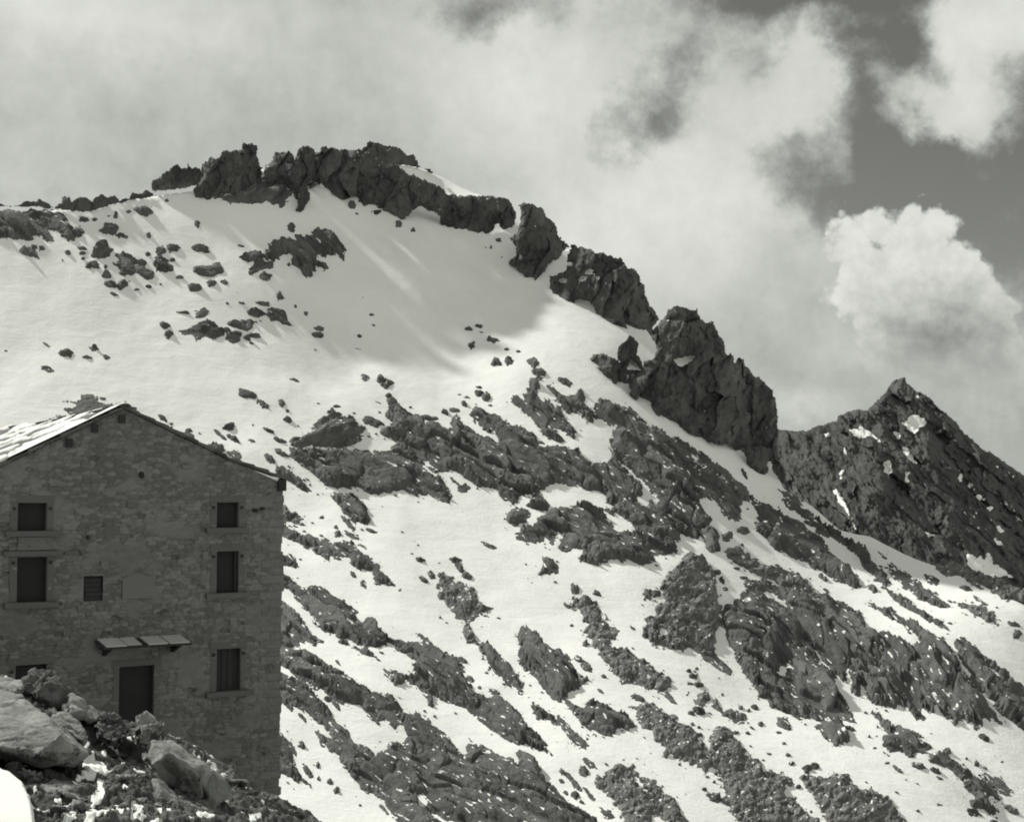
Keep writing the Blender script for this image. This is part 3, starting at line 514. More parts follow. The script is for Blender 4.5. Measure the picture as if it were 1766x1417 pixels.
rocks(W8,'beside the long rubble band','rocks beside the long rubble band',[(330,225,50,45,40),(440,245,40,26),(290,300,36,14,20),(313,386,22,14),(383,490,36,28),(650,775,75,45,20),(350,580,55,36,25),(390,625,90,36,45),(455,750,40,18,40),(475,670,30,16,30),(790,680,40,40)])
rocks(W8,'beside the pale-flecked bottom block field','rocks beside the bottom block field',[(790,1070,28,28),(838,1078,28,24),(860,1115,18,16),(1030,1275,75,45,20),(985,1240,25,14),(1000,1175,20,12),(1035,1200,18,12)])
rocks(W8,'in the bottom centre snow','rocks of the bottom centre snow',[(265,1145,40,22,40),(300,1170,60,22,45),(260,1185,30,16,30),(335,1205,70,28,50),(330,1250,50,36,50),(400,1250,90,26,48),(280,1240,30,18,50),(405,1110,90,32,32),(375,1145,55,36,30),(360,1290,30,16,30),(490,1350,90,50,30)])
rocks(W7,'beside the broad slabby rib','rocks beside the broad slabby rib',[(935,470,65,22,32),(970,565,45,28,30),(1020,610,20,14),(1095,635,60,24,25),(900,730,20,10,40),(1115,245,25,10),(855,275,22,10),(820,253,10,8),(630,318,10,12),(735,68,50,24,25),(775,40,40,40),(955,45,65,28)])
rocks(W7,'in the snow right of the hut corner','rocks right of the hut corner',[(125,885,44,24,50),(155,1000,70,36,52),(200,970,26,38),(205,1030,15,20),(262,1050,30,25),(295,1090,35,35),(540,1180,75,20,45),(415,1160,14,10),(120,770,60,24,40),(290,720,75,20,45),(250,690,40,26),(440,430,130,34,26),(305,495,45,14,42),(330,375,60,24,22),(590,890,70,36,10),(380,45,40,24,40),(430,90,46,22,50)])
rocks(WH,'behind the right slope of the hut roof','rocks behind the hut roof slope',[(630,35,40,20),(990,150,65,22,35),(1045,180,20,12),(1040,205,25,20),(1150,250,110,60,25),(1320,330,100,56,20),(1430,380,120,42,32),(1730,490,95,50,20)])
rocks(WH,'above the right end of the hut roof','rocks above the hut eave',[(1390,200,80,50,-10),(1340,250,110,24,38),(1420,280,110,32,30),(1540,197,16,12),(1640,228,78,34,28),(1530,295,50,20,20),(1640,405,75,40,42),(1720,370,90,34,25),(1700,290,60,28,15),(1500,20,130,50,18),(1600,75,100,30,35),(1715,65,40,32),(1750,105,25,15),(1750,155,40,30),(1215,240,20,10,40)])
# ---------------------------------------------------------------- loose stones strewn round the outcrops
def loose_stones(n=900):
    r = random.Random(5)
    bm = bmesh.new(); bmesh.ops.create_icosphere(bm, subdivisions=1, radius=1)
    bv = np.array([v.co for v in bm.verts]); bf = np.array([[v.index for v in f.verts] for f in bm.faces]); bm.free()
    big = [p for p in POLYS if (max(q[0] for q in p) - min(q[0] for q in p)) > 40 and max(q[1] for q in p) > 760]
    pts = []
    while len(pts) < n:
        p = r.choice(big); i = r.randrange(len(p)); a, b = p[i], p[(i + 1) % len(p)]
        t = r.random(); d = abs(r.gauss(0, 15)) + 2; th = r.uniform(0, 6.28)
        x, y = a[0] + t * (b[0] - a[0]) + d * math.cos(th), a[1] + t * (b[1] - a[1]) + .8 * d * math.sin(th)
        if x < 495 or x > 1790 or y > 1440 or y < 720: continue
        pts.append((x, y))
    pts = np.array(pts)
    P0 = slope_pt(pts[:, 0], pts[:, 1]); Pa = slope_pt(pts[:, 0] + 3.2, pts[:, 1] + 2.4); Pb = slope_pt(pts[:, 0] + 2, pts[:, 1] - 3)
    V, Fc = [], []
    for k in range(n):
        m = P0[k, 1] / F
        L = m * (1.0 + 3.2 * r.random() ** 2.5)
        e1 = Pa[k] - P0[k]; e1 /= np.linalg.norm(e1)
        n_ = np.cross(e1, Pb[k] - P0[k]); n_ /= np.linalg.norm(n_); n_ *= np.sign(n_[2]); e2 = np.cross(n_, e1)
        jit = 1 + .35 * np.array([r.uniform(-1, 1) for _ in bv])
        q = bv * jit[:, None]
        el_ = r.choice((1.0, 1.0, 1.4, 1.9))
        V.append(P0[k] + n_ * L * .15 + q[:, :1] * e1 * L * el_ + q[:, 1:2] * e2 * L * .8 + q[:, 2:] * n_ * L * .6)
        Fc.append(bf + k * len(bv))
    V = np.concatenate(V)
    tag(link_mesh('loose_stones', V, np.concatenate(Fc), M_SCREE, {'tone': np.repeat([r.random() for _ in range(n)], len(bv)), 'snow': np.zeros(len(V))}),
        'countless small loose stones strewn over the lower snow around the outcrops', 'stones', kind='stuff')
loose_stones()
# ---------------------------------------------------------------- the far peak behind the ridge end
def far_mountain():
    out = [(120,560),(180,432),(265,418),(330,430),(435,430),(500,403),(560,390),(620,373),(630,343),(700,313),(760,295),(800,310),(860,258),(920,193),(960,138),(1010,106),(1040,111),(1060,148),(1100,183),(1150,203),(1195,233),(1240,280),(1300,330),(1360,390),(1400,440),(1460,490),(1530,560),(1560,556),(1650,620),(1750,690),(1900,790),(2200,960),(2200,1700),(1760,1600),(1200,1400),(820,1200),(500,1050),(250,900)]
    sn = [[(1030,385),(1060,360),(1090,330),(1130,335),(1168,380),(1150,400),(1115,430),(1105,470),(1080,445)],[(705,430),(770,408),(830,440),(900,505),(820,462),(770,482),(720,452)],
     [(1018,525),(1050,538),(1112,632),(1090,635),(1040,580)],[(913,630),(935,612),(960,635),(960,670),(940,718),(920,670)],[(1045,688),(1068,690),(1060,712),(1068,742),(1040,745)],ell(570,455,36,26),
     [(588,783),(640,800),(665,850),(695,920),(742,1032),(700,960),(645,870)],ell(1440,770,32,32),ell(1500,840,55,26,20),ell(1380,720,22,42),
     [(1405,1178),(1440,1190),(1480,1205),(1500,1188),(1520,1225),(1545,1178),(1570,1205),(1585,1245),(1645,1272),(1692,1325),(1640,1320),(1560,1315),(1470,1292),(1430,1250)],
     [(1565,1068),(1650,1135),(1600,1125)],[(1158,1035),(1215,1068),(1180,1075)],[(1560,612),(1620,668),(1600,650)],[(1675,688),(1722,712),(1700,716)],ell(655,700,26,40,20),ell(1560,905,20,24),ell(675,545,10,60,-15),ell(990,460,24,70,-35),ell(1115,225,18,30),ell(1620,1030,40,30,40)]
    poly = conv(out, W6)
    st = 1.15
    gx = np.arange(1295, 1900, st); gy = np.arange(640, 1075, st)
    X, Y = np.meshgrid(gx, gy)
    sd = sdist(X, Y, poly) + 2.0 * fbm(X / 9, Y / 12, 71, 3)
    topy = np.where(sd > 0, Y, 9e9).min(0)
    D0 = 1120 + 0.10 * (gx - 1555)[None] ** 2 / 100.0
    D = D0 - (Y - 655) * 0.62
    tt = 1 - np.clip(sd / 14, 0, 1)
    D = D + 9 * (1 - np.sqrt(np.maximum(1 - tt ** 2, 0)))
    mpp = D / F
    # ribs run down-right and down-left from the summit
    a, b = math.radians(48), math.radians(125)
    A_, B_ = X * math.cos(a) + Y * math.sin(a), -X * math.sin(a) + Y * math.cos(a)
    w = 0.5 * fbm(X / 40, Y / 40, 77, 3)
    b1, t1 = blocks(A_ / 110 + w, B_ / 22 - w, 81, 1.6, .12)
    b2, t2 = blocks(A_ / 34 + w, B_ / 8 + w, 83)
    b3, t3 = blocks(X / 5 + w, Y / 6.5, 85)
    bigr = -np.abs(X - 1555 - 0.35 * (Y - 655) + 30 * noise(X / 60, Y / 60, 3)) * 0.10   # central arete
    prow = 26 * np.exp(-(((X - 1500) / 40) ** 2 + ((Y - 850) / 55) ** 2))
    rel = 11 * b1 + 4.0 * b2 + 0.8 * b3 + 20 * fbm(A_ / 120, B_ / 34, 87, 5) + 9 * fbm(X / 30, Y / 45, 89, 4) + bigr + prow
    S = np.full(X.shape, -9.0)
    for s_ in sn: S = np.maximum(S, sdist(X, Y, conv(s_, W6)))
    S = S + 2.8 * fbm(X / 10, Y / 8, 90, 4) + 1.0 * (b3 - .4)
    k = 1 - 0.75 * sstep(-1, 4, S)
    D = D - rel * mpp * k
    P = at(X, Y, D)
    flank = sstep(1560, 1640, X) * sstep(690, 760, Y) * (1 - 0.5 * sstep(900, 980, Y))
    spk = 0.05 + 0.13 * flank + 0.24 * fbm(A_ / 9, B_ / 3.5, 92, 4) + 0.16 * fbm(A_ / 45, B_ / 20, 93, 3) + 0.12 * b2
    snow = np.maximum(sstep(-1.2, 1.0, S), np.where(flank > .3, spk * flank, spk - .12))
    keep = sd > 0
    fq, us = grid_faces(P.shape[0], P.shape[1], keep)
    tone = 0.5 * t1 + 0.3 * t2 + 0.2 * t3
    o = link_mesh('mountain', P.reshape(-1, 3)[us], fq, M_FAR, {'tone': tone.ravel()[us], 'snow': np.clip(snow, 0, 1).ravel()[us]})
    tag(o, 'distant dark pointed peak with small snow patches on its face', 'mountain', kind='structure')
far_mountain()
# ================================================================ the stone hut
GA = math.radians(57)
g = np.array([math.sin(GA), math.cos(GA), 0.0])         # along the gable, to the right
nO = np.array([math.cos(GA), -math.sin(GA), 0.0])       # out of the gable, towards us
u0, e0 = ray(55, 890)
HP = np.array([u0 * 48.0, 48.0, 0.0])
def wall_tz(px, py):
    u, e = ray(px, py)
    Y = (HP @ nO) / (u * nO[0] + nO[1])
    P = np.array([u * Y, Y, 0.0])
    return float((P - HP) @ g), float(e * Y)
def W(t, z, out=0.0):
    return HP + g * t + nO * out + np.array([0, 0, z])
tA, zA = wall_tz(213, 705)
tR, zR = wall_tz(487, 827)
tB, zBk = wall_tz(395, 794)                 # the right rake flattens here
tW, zW = wall_tz(0, 806)                    # the left rake at the picture edge
half_r = tR - tA
tL = tA - 0.96 * half_r
zE = zR
zEL = zA + (zW - zA) * (tL - tA) / (tW - tA)
def rake_z(t):
    return np.interp(t, [tL - 2, tL, tA, tB, tR, tR + 2], [zEL + 2 * (zEL - zA) / (tA - tL), zEL, zA, zBk, zE, zE + 2 * (zE - zBk) / (tR - tB)])
DEP = 19.0
ZB = -15.0

def stone_mat(name, lo, hi, sc):
    mat = bpy.data.materials.new(name); t = nt(mat); B = NB(t)
    pos = B.n('ShaderNodeNewGeometry').outputs['Position']
    tone = B.n('ShaderNodeAttribute', attribute_name='tone').outputs['Fac']
    n1 = B.noise(pos, 0.45, 5, 0.6); n2 = B.noise(pos, sc, 6, 0.7)
    f = B.m('ADD', B.m('MULTIPLY', tone, 0.5), B.m('ADD', B.m('MULTIPLY', n1, 0.62), B.m('MULTIPLY', n2, 0.3)))
    col = B.n('ShaderNodeMix', {0: B.ramp(f, 0.3, 1.0), 6: grey(lo), 7: grey(hi)}, data_type='RGBA').outputs[2]
    bp = B.n('ShaderNodeBump', {'Strength': 0.4, 'Distance': 0.03, 'Height': B.noise(pos, sc * 2, 6, 0.7)})
    bs = B.n('ShaderNodeBsdfPrincipled', {'Base Color': col, 'Roughness': 0.9, 'Normal': bp.outputs[0]})
    bs.inputs['Specular IOR Level'].default_value = 0.15
    B.n('ShaderNodeOutputMaterial', {0: bs.outputs[0]})
    return mat
M_WALL = stone_mat('rubble masonry', 0.11, 0.205, 6)
M_TRIM = stone_mat('dressed stone', 0.11, 0.17, 4)
M_PALE = stone_mat('pale dressed stone', 0.15, 0.235, 5)
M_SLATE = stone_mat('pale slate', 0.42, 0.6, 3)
M_TILE = stone_mat('slate roofing', 0.05, 0.13, 3)
M_DARK = stone_mat('dark interior', 0.028, 0.045, 3)
M_WOOD = stone_mat('old dark timber', 0.035, 0.07, 8)

hut = bpy.data.objects.new('stone_hut', None); COL.objects.link(hut)
hx = W((tL + tR) / 2, ZB); hut.location = hx - nO * DEP / 2
tag(hut, 'three-storey stone mountain hut in shade with snow-streaked gable roof', 'hut')
bpy.context.view_layer.update()
HM = np.array(hut.location)
def part(name, V, FC, mat, parent=None, attrs=None, smooth=False, label=None):
    par = parent or hut
    V = np.asarray(V, float) - HM
    o = link_mesh(name, V, FC, mat, attrs, smooth, par)
    if label: o['label'] = label
    return o
BOX_F = [[0, 1, 3, 2], [4, 6, 7, 5], [0, 4, 5, 1], [2, 3, 7, 6], [0, 2, 6, 4], [1, 5, 7, 3]]
def box_tz(t0, t1, z0, z1, o0, o1, j=0.0):
    r = random.Random(int((t0 + z0) * 991))
    return [W(t + r.uniform(-j, j), z + r.uniform(-j, j), o) for t in (t0, t1) for z in (z0, z1) for o in (o0, o1)]
def boxes(lst):
    V, Fc = [], []
    for b in lst:
        k = len(V); V += list(b); Fc += [[i + k for i in f] for f in BOX_F]
    return V, Fc
def bevel(o, w=0.02):
    m = o.modifiers.new('bevel', 'BEVEL'); m.width = w; m.segments = 2; m.limit_method = 'ANGLE'

def rect(x0, y0, x1, y1):
    ta, za = wall_tz(x0, y0); tb, zb = wall_tz(x1, y1)
    _, zc = wall_tz(x1, y0); _, zd = wall_tz(x0, y1)
    return ta, tb, (zb + zd) / 2, (za + zc) / 2           # t0, t1, z0, z1
WIN = [('square', rect(31, 867, 80, 915)), ('tall', rect(30, 960, 80, 1038)), ('tall', rect(27, 1146, 79, 1222)),
       ('square', rect(374, 866, 411, 910)), ('tall', rect(374, 950, 411, 1022)), ('shut', rect(374, 1118, 414, 1191))]
DOOR = rect(206, 1148, 264, 1256)
NICHE = rect(145, 994, 177, 1036)
OPEN = [w[1] for w in WIN] + [DOOR, NICHE]

# gable wall in rubble stone: a fine sheet with every stone standing proud, openings left out
dt = 0.028
ts = np.arange(tL, tR + dt, dt); zs = np.arange(-13.0, zA + 0.05, dt)
T, Z = np.meshgrid(ts, zs)
wv = 0.25 * noise(T / 1.3, Z / 1.3, 5)
zz = Z / 0.135 + wv
row = np.floor(zz)
f1, f2, r1, r2, r3, ox, oy = voro(T / 0.29 + 0.5 * _hash(row, row * 0, 3) + wv, zz, 201, 0.75)
crack = np.clip((f2 - f1) / 0.22, 0, 1)
f1b, f2b, q1, q2, q3, *_ = voro(T / 0.50, Z / 0.22 + wv, 251, 0.9)
big = q2 > 0.86
relief = np.where(big, 0.02 + 0.03 * q1, 0.05 * (r1 - 0.5)) + 0.045 * (np.where(big, np.clip((f2b - f1b) / .2, 0, 1), crack) - 1)
relief += 0.02 * fbm(T / 0.2, Z / 0.2, 211, 3) + 0.03 * noise(T / 1.7, Z / 1.1, 215)
hole = (r3 > 0.985)
relief = np.where(hole, relief - 0.12, relief)
patchy = sstep(0.15, 0.5, fbm(T / 1.6, Z / 1.2, 219, 3))       # old render still clinging in places
relief = relief * 0.55 * (1 - 0.7 * patchy)
tone = np.where(big, 0.35 + 0.5 * q3, r2 ** 1.5 * .9) * (1 - 0.7 * patchy) + 0.3 * patchy - .5 * (1 - crack) * (1 - patchy)
rake = rake_z(T)
keep = Z < rake + 0.02
for (a, b, c, d) in OPEN: keep &= ~((T > a) & (T < b) & (Z > c) & (Z < d))
# big quoins at the right corner, sticking out unevenly
cr = np.floor(Z / 0.30); cf_ = Z / 0.30 - cr
wq = np.where(cr % 2 == 0, 0.75, 0.42) + .12 * _hash(cr, cr * 0, 77)
inq = T > tR - wq
edge = np.minimum(np.minimum(cf_, 1 - cf_) * .30, np.abs(T - (tR - wq)))
relief = np.where(inq, .5 * relief + .02 * (_hash(cr, cr * 0 + 1, 78) - .3) - .025 * (1 - sstep(0, .03, edge)) + .015 * fbm(T / .15, Z / .15, 79, 3), relief)
tone = np.where(inq, 0.3 * tone + .15 + .3 * _hash(cr, cr * 0 + 2, 80) - .3 * (1 - sstep(0, .03, edge)), tone)
push = (np.clip((T - (tR - 0.5)) / 0.5, 0, 1) ** 2) * (0.16 * (_hash(cr, cr * 0 + 4, 9) - 0.35))
P = HP + (T + push)[..., None] * g + relief[..., None] * nO + Z[..., None] * np.array([0, 0, 1.0])
fq, us = grid_faces(P.shape[0], P.shape[1], keep)
gw = part('gable_wall', P.reshape(-1, 3)[us], fq, M_WALL, None, {'tone': tone.ravel()[us]})
# side and back walls, one mesh
def prism(t0, t1):
    return [W(t0, ZB, -.02), W(t0, zE, -.02), W(t0, ZB, -DEP), W(t0, zE, -DEP)]
V = [W(tR - .02, ZB, -.06), W(tR - .02, zE, -.06), W(tR - .02, zE, -DEP), W(tR - .02, ZB, -DEP), W(tL + .02, ZB, -.06), W(tL + .02, zEL, -.06), W(tL + .02, zEL, -DEP), W(tL + .02, ZB, -DEP), W(tA, zA - .05, -DEP)]
part('wall', V, [[0, 3, 2, 1], [4, 5, 6, 7], [3, 7, 6, 8, 2]], M_WALL)

# roof: two slabs with slate courses, ridge cap
def roof_slab(sgn):
    half = (tR - tA) if sgn > 0 else (tA - tL)
    run = half + (0.12 if sgn > 0 else 0.32)
    nr, ns = 150, 120
    R_ = np.linspace(0.13, -DEP - 0.3, nr); S_ = np.linspace(0, 1, ns)
    RR, SS = np.meshgrid(R_, S_, indexing='ij')
    tt = tA + sgn * SS * run
    zz_ = rake_z(tt) + 0.10
    sag = -0.10 * np.sin(np.pi * np.clip((0.2 - RR) / DEP, 0, 1)) * (1 - SS)
    cs = np.floor(SS * run / 0.55); fr = SS * run / 0.55 - cs
    cc = np.floor(RR / 0.7 + 0.5 * _hash(cs, cs * 0, 31))
    lift = 0.055 * fr + 0.03 * _hash(cs, cc, 33)
    tn = _hash(cs, cc, 35)
    top = HP + tt[..., None] * g + RR[..., None] * nO + (zz_ + sag + lift)[..., None] * np.array([0, 0, 1.0])
    bot = HP + tt[..., None] * g + RR[..., None] * nO + (zz_ + sag - 0.07)[..., None] * np.array([0, 0, 1.0])
    fq, _ = grid_faces(nr, ns)
    n = nr * ns
    bd = [i * ns for i in range(nr)] + [(nr - 1) * ns + j for j in range(1, ns)] + [i * ns + ns - 1 for i in range(nr - 2, -1, -1)] + [j for j in range(ns - 2, 0, -1)]
    side = np.array([[bd[k], bd[(k + 1) % len(bd)], bd[(k + 1) % len(bd)] + n, bd[k] + n] for k in range(len(bd))])
    FA = np.concatenate([fq, fq[:, ::-1] + n, side])
    o = part('roof', np.concatenate([top.reshape(-1, 3), bot.reshape(-1, 3)]), FA, M_TILE, None, {'tone': np.concatenate([tn.ravel(), tn.ravel()])})
    return o, (RR, SS, tt, zz_ + sag)
roofL, (RR, SS, tt, zz_) = roof_slab(-1)
roofL['label'] = 'sunlit left roof slope streaked with melting snow'
roofR, _ = roof_slab(1)
# snow lying in streaks on the left slope
nr, ns = 520, 320
R_ = np.linspace(0.125, -DEP - 0.25, nr); S_ = np.linspace(0.0, 1, ns)
RR, SS = np.meshgrid(R_, S_, indexing='ij')
half = tA - tL; run = half + 0.32
tt = tA - SS * run
zb = rake_z(tt) + 0.10 - 0.10 * np.sin(np.pi * np.clip((0.2 - RR) / DEP, 0, 1)) * (1 - SS)
sl = SS * run
m = 1.25 * fbm(RR / 2.1 + 3 + 0.4 * sl, sl / 1.0, 305, 2, .4) + 0.20 * fbm(RR / 0.7, sl / 0.4, 307, 2) - 0.12
m = np.maximum(m, 0.5 * sstep(-0.7, -0.1, RR + .8 * noise(sl / .9, RR / 2, 311)) - .16)
hs = np.clip(m * 1.6, -0.5, 0.12) * 0.55 + 0.03
Ps = HP + tt[..., None] * g + RR[..., None] * nO + (zb + np.minimum(hs, 0.16) + 0.03)[..., None] * np.array([0, 0, 1.0])
keep = hs > -0.12
fq, us = grid_faces(nr, ns, keep)
part('roof_snow', Ps.reshape(-1, 3)[us], fq, M_SNOWN, roofL, smooth=True)
rc = part('ridge_cap', *boxes([[W(tA + a, zA + 0.07 + b - 0.10 * math.sin(math.pi * min(1, max(0, (.2 - o) / DEP))), o) for a in (-.16, .16) for b in (0, .09) for o in (o0, o1)] for o0, o1 in [(0.26 - 1.0 * k, 0.26 - 1.0 * k - .96) for k in range(19)]]), M_TILE)
# eave bracket and the snow caught under the lifted right eave
part('eave_bracket', *boxes([box_tz(tR - 0.20, tR + 0.10, zE - 0.42, zE + 0.0, -0.3, 0.16)]), M_WOOD)
ta, za = wall_tz(437, 811); tb, zb2 = wall_tz(478, 828)
part('eave_snow', [W(ta, za, .06), W(tb, zb2 - .03, .06), W(tb + .05, zb2 + .10, .06), W(tb - .3, zb2 + .16, .06), W(ta, za, -.05), W(tb, zb2 - .03, -.05), W(tb + .05, zb2 + .10, -.05), W(tb - .3, zb2 + .16, -.05)],
     [[0, 1, 2, 3], [7, 6, 5, 4], [0, 4, 5, 1], [1, 5, 6, 2], [2, 6, 7, 3], [3, 7, 4, 0]], M_SNOWN)
# dark purlin ends under the rake
for px, py in ((163, 738), (119, 763), (210, 722)):
    a, z = wall_tz(px, py)
    part('purlin_end', *boxes([box_tz(a - .11, a + .11, z - .16, z + .13, -.2, .10)]), M_WOOD)

def surround(r, kind):
    t0, t1, z0, z1 = r
    w = 0.24
    bars = [box_tz(t0 - w, t0 + .002, z0, z1, -.26, .015, .008), box_tz(t1 - .002, t1 + w, z0, z1, -.26, .013, .008), box_tz(t0 - w - .03, t1 + w + .03, z1 - .002, z1 + 0.25, -.26, .018, .01)]
    return bars
def opening(name, r, kind, label=None):
    t0, t1, z0, z1 = r
    o = part(name, *boxes(surround(r, kind)), M_TRIM, None, label=label); bevel(o, .01)
    if name == 'window':
        s = part('sill', *boxes([box_tz(t0 - .42, t1 + .38, z0 - .2, z0 + .003, -.34, .17, .012)]), M_TRIM, o); bevel(s)
    if kind == 'shut':
        n = 4; wdt = (t1 - t0) / n
        part('shutter', *boxes([box_tz(t0 + k * wdt + .012, t0 + (k + 1) * wdt - .012, z0, z1, -.20 - .02 * (k % 2), -.14 - .03 * (k == 3)) for k in range(n)]), M_WOOD, o)
    else:
        part('pane', *boxes([box_tz(t0 - .02, t1 + .02, z0 - .02, z1 + .02, -.24, -.20)]), M_DARK, o)
        if kind == 'tall' and t0 > 3:
            part('shutter', *boxes([box_tz(t1 - .13, t1 - .03, z0 + .01, z1 - .01, -.19, -.10)]), M_WOOD, o)
    if name == 'window':
        for s_ in (t0 - .13, t1 + .11):                              # iron shutter pins
            part('shutter_pin', *boxes([box_tz(s_ - .04, s_ + .04, z1 - .24, z1 - .14, .03, .09)]), M_WOOD, o)
    return o
for (kind, r), lb in zip(WIN, ('square attic window, left', None, 'ground-floor window half hidden by boulders', None, None, 'ground-floor window with closed dark shutters')):
    opening('window', r, kind, lb)
d = opening('door', DOOR, 'door')
# walled-up niche, blank tablet with a peaked top, carved panel
t0, t1, z0, z1 = NICHE
part('niche', *boxes([box_tz(t0 - .03, t1 + .03, z0 - .03, z1 + .03, -.26, -.13)] + [box_tz(t0 + random.uniform(0, .1), t1 - random.uniform(0, .1), z0 + k * .16, z0 + k * .16 + .14, -.13, -.07) for k in range(int((z1 - z0) / .16))]), M_WOOD)
t0, z0 = wall_tz(210, 1033); t1, _ = wall_tz(266, 1030); _, zs1 = wall_tz(210, 997); tm, zm = wall_tz(238, 987)
Vt = [W(a, z, o) for o in (.05, -.05) for a, z in ((t0, z0), (t1, z0), (t1, zs1), (tm, zm), (t0, zs1))]
tb_ = part('tablet', Vt, [[0, 1, 2, 3, 4], [9, 8, 7, 6, 5]] + [[i, i + 5, (i + 1) % 5 + 5, (i + 1) % 5] for i in range(5)], M_PALE, label='blank pale stone tablet with a peaked top'); bevel(tb_)
t0, t1, z0, z1 = rect(31, 928, 88, 946)
nn = 6
orn = [box_tz(t0, t1, z0, z1, -.05, .03), box_tz(t0 - .02, t1 + .02, z0 - .03, z0 + .05, -.05, .07), box_tz(t0 - .02, t1 + .02, z1 - .03, z1 + .04, -.05, .06)]
ro = random.Random(3)
for k in range(11):
    a = t0 + ro.uniform(.06, .94) * (t1 - t0); c_ = z0 + ro.uniform(.12, .9) * (z1 - z0); w_ = ro.uniform(.03, .09); h_ = ro.uniform(.02, .06)
    orn.append(box_tz(a - w_, a + w_, c_ - h_, c_ + h_, -.02, ro.uniform(.04, .075), .02))
part('carved_panel', *boxes(orn), M_PALE, label='pale carved panel between the left windows')
# lintel ledge over the middle left window
t0, t1, z0, z1 = WIN[1][1]
part('lintel', *boxes([box_tz(t0 - .45, t1 + .45, z1 + .04, z1 + .2, -.05, .13, .01)]), M_TRIM)
# single odd stones in the wall
for px, py, w, h, mt in ((271, 803, 14, 8, M_PALE), (322, 805, 18, 8, M_PALE), (353, 961, 11, 9, M_PALE), (150, 1173, 30, 11, M_TRIM), (120, 953, 22, 7, M_TRIM), (228, 872, 20, 10, M_TRIM), (440, 880, 12, 7, M_DARK), (244, 819, 9, 12, M_DARK), (151, 927, 5, 8, M_DARK), (452, 877, 10, 6, M_DARK), (400, 985, 0, 0, None)):
    if mt is None: continue
    a, z = wall_tz(px, py); a2, _ = wall_tz(px + w / 2, py); _, z2 = wall_tz(px, py - h / 2)
    da, dz = a2 - a, z2 - z
    bm = bmesh.new(); bmesh.ops.create_icosphere(bm, subdivisions=2, radius=1)
    V = np.array([v.co for v in bm.verts]); Fc = [[v.index for v in f.verts] for f in bm.faces]; bm.free()
    V = np.sign(V) * np.abs(V) ** 0.7
    V *= 1 + 0.08 * np.sin(V * 9 + px)
    part('wall_stone', np.array([W(a + v[0] * da, z + v[1] * dz, .01 + .05 * v[2]) for v in V]), Fc, mt)
# canopy over the door: slate slabs on a timber frame, two brackets
ta, za = wall_tz(167.5, 1101.5); tb, zb = wall_tz(310, 1092.7)
zc = (za + zb) / 2
OUT = 1.05
best = None
for dzc in np.linspace(-.8, .3, 111):
    p1 = proj(W(ta + .05, zc + dzc, OUT)); p2 = proj(W(tb - .02, zc + dzc, OUT))
    er = abs((p1[1] + p2[1]) / 2 - 1109.5)
    if best is None or er < best[0]: best = (er, dzc)
dzc = best[1]
can = []
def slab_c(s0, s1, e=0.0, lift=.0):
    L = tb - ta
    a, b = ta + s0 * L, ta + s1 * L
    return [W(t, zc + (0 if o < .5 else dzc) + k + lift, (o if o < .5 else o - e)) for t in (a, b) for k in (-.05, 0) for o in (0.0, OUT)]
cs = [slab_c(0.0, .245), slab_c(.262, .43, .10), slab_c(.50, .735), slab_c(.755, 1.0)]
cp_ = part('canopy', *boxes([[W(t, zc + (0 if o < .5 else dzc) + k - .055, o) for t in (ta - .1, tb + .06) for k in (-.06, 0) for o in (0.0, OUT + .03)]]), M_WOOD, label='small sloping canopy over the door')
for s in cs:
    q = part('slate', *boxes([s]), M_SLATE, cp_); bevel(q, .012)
for t in (ta + .25, tb - .25):
    part('bracket', [W(t + a, z, o) for a in (-.06, .06) for z, o in ((zc - .12, 0), (zc - .62, 0), (zc + dzc - .12, OUT * .85))], [[0, 1, 2], [5, 4, 3], [0, 3, 4, 1], [1, 4, 5, 2], [2, 5, 3, 0]], M_WOOD, cp_)
# ================================================================ the near knoll of rubble
def gz(px, py, Y):
    p = at(px, py, Y); return (p[0], p[1], p[2])
SKY_G = [(-300,1130),(-60,1165),(0,1172),(45,1176),(110,1196),(150,1226),(200,1243),(240,1254),(280,1268),(310,1286),(360,1325),(400,1344),(440,1362),(485,1382),(525,1398),(560,1420)]
GC = [gz(x, y + 3, 23.5 + 0.008 * x) for x, y in SKY_G] + [gz(620,1470,28),gz(700,1530,28),gz(560,1460,20),gz(620,1500,16), gz(-300,1417,12), gz(0,1417,13), gz(200,1417,14.5), gz(350,1417,17), gz(450,1417,21), gz(0,1300,17.5), gz(150,1320,17.5), gz(300,1370,20),
 (0,0,-1.75),(-6,0,-1.3),(6,0,-3.2),(0,8,-3.6),(4,10,-5.4),(0,16,-6.6),(6,20,-10),(-2,33,-10.5),(-9,33,-8.2),(-14,34,-7.0),(-13.5,48,-8.4),(-6,52,-11.7),(-17,41,-7.2),(-20,46,-7.4),(0,45,-14),(8,45,-18),(-4,72,-16),(-22,72,-11),(12,72,-26),(-34,30,-4.0),(22,30,-19)]
_g = tps(GC, 1e-4)
gp = np.concatenate([np.linspace(-900, -45, 60), np.arange(-40, 600, 1.7), np.linspace(605, 2600, 90)])
gY = np.concatenate([np.geomspace(1.2, 9.5, 22), np.geomspace(9.7, 30, 520), np.geomspace(30.5, 85, 60)])
PXg = np.broadcast_to(gp, (len(gY), len(gp)))
uu, _ = ray(PXg, np.full(PXg.shape, 1300.0))
Xw = uu * gY[:, None]; Yw = np.broadcast_to(gY[:, None], Xw.shape)
def ground_base(x, y): return _g(x, y)
Zb = ground_base(Xw, Yw)
pxp, pyp = proj(np.stack([Xw, Yw, Zb], -1))
det = sstep(0.35, 0, np.abs(Yw - 18) / 60)
w1 = 0.3 * noise(Xw / .8, Yw / .8, 401)
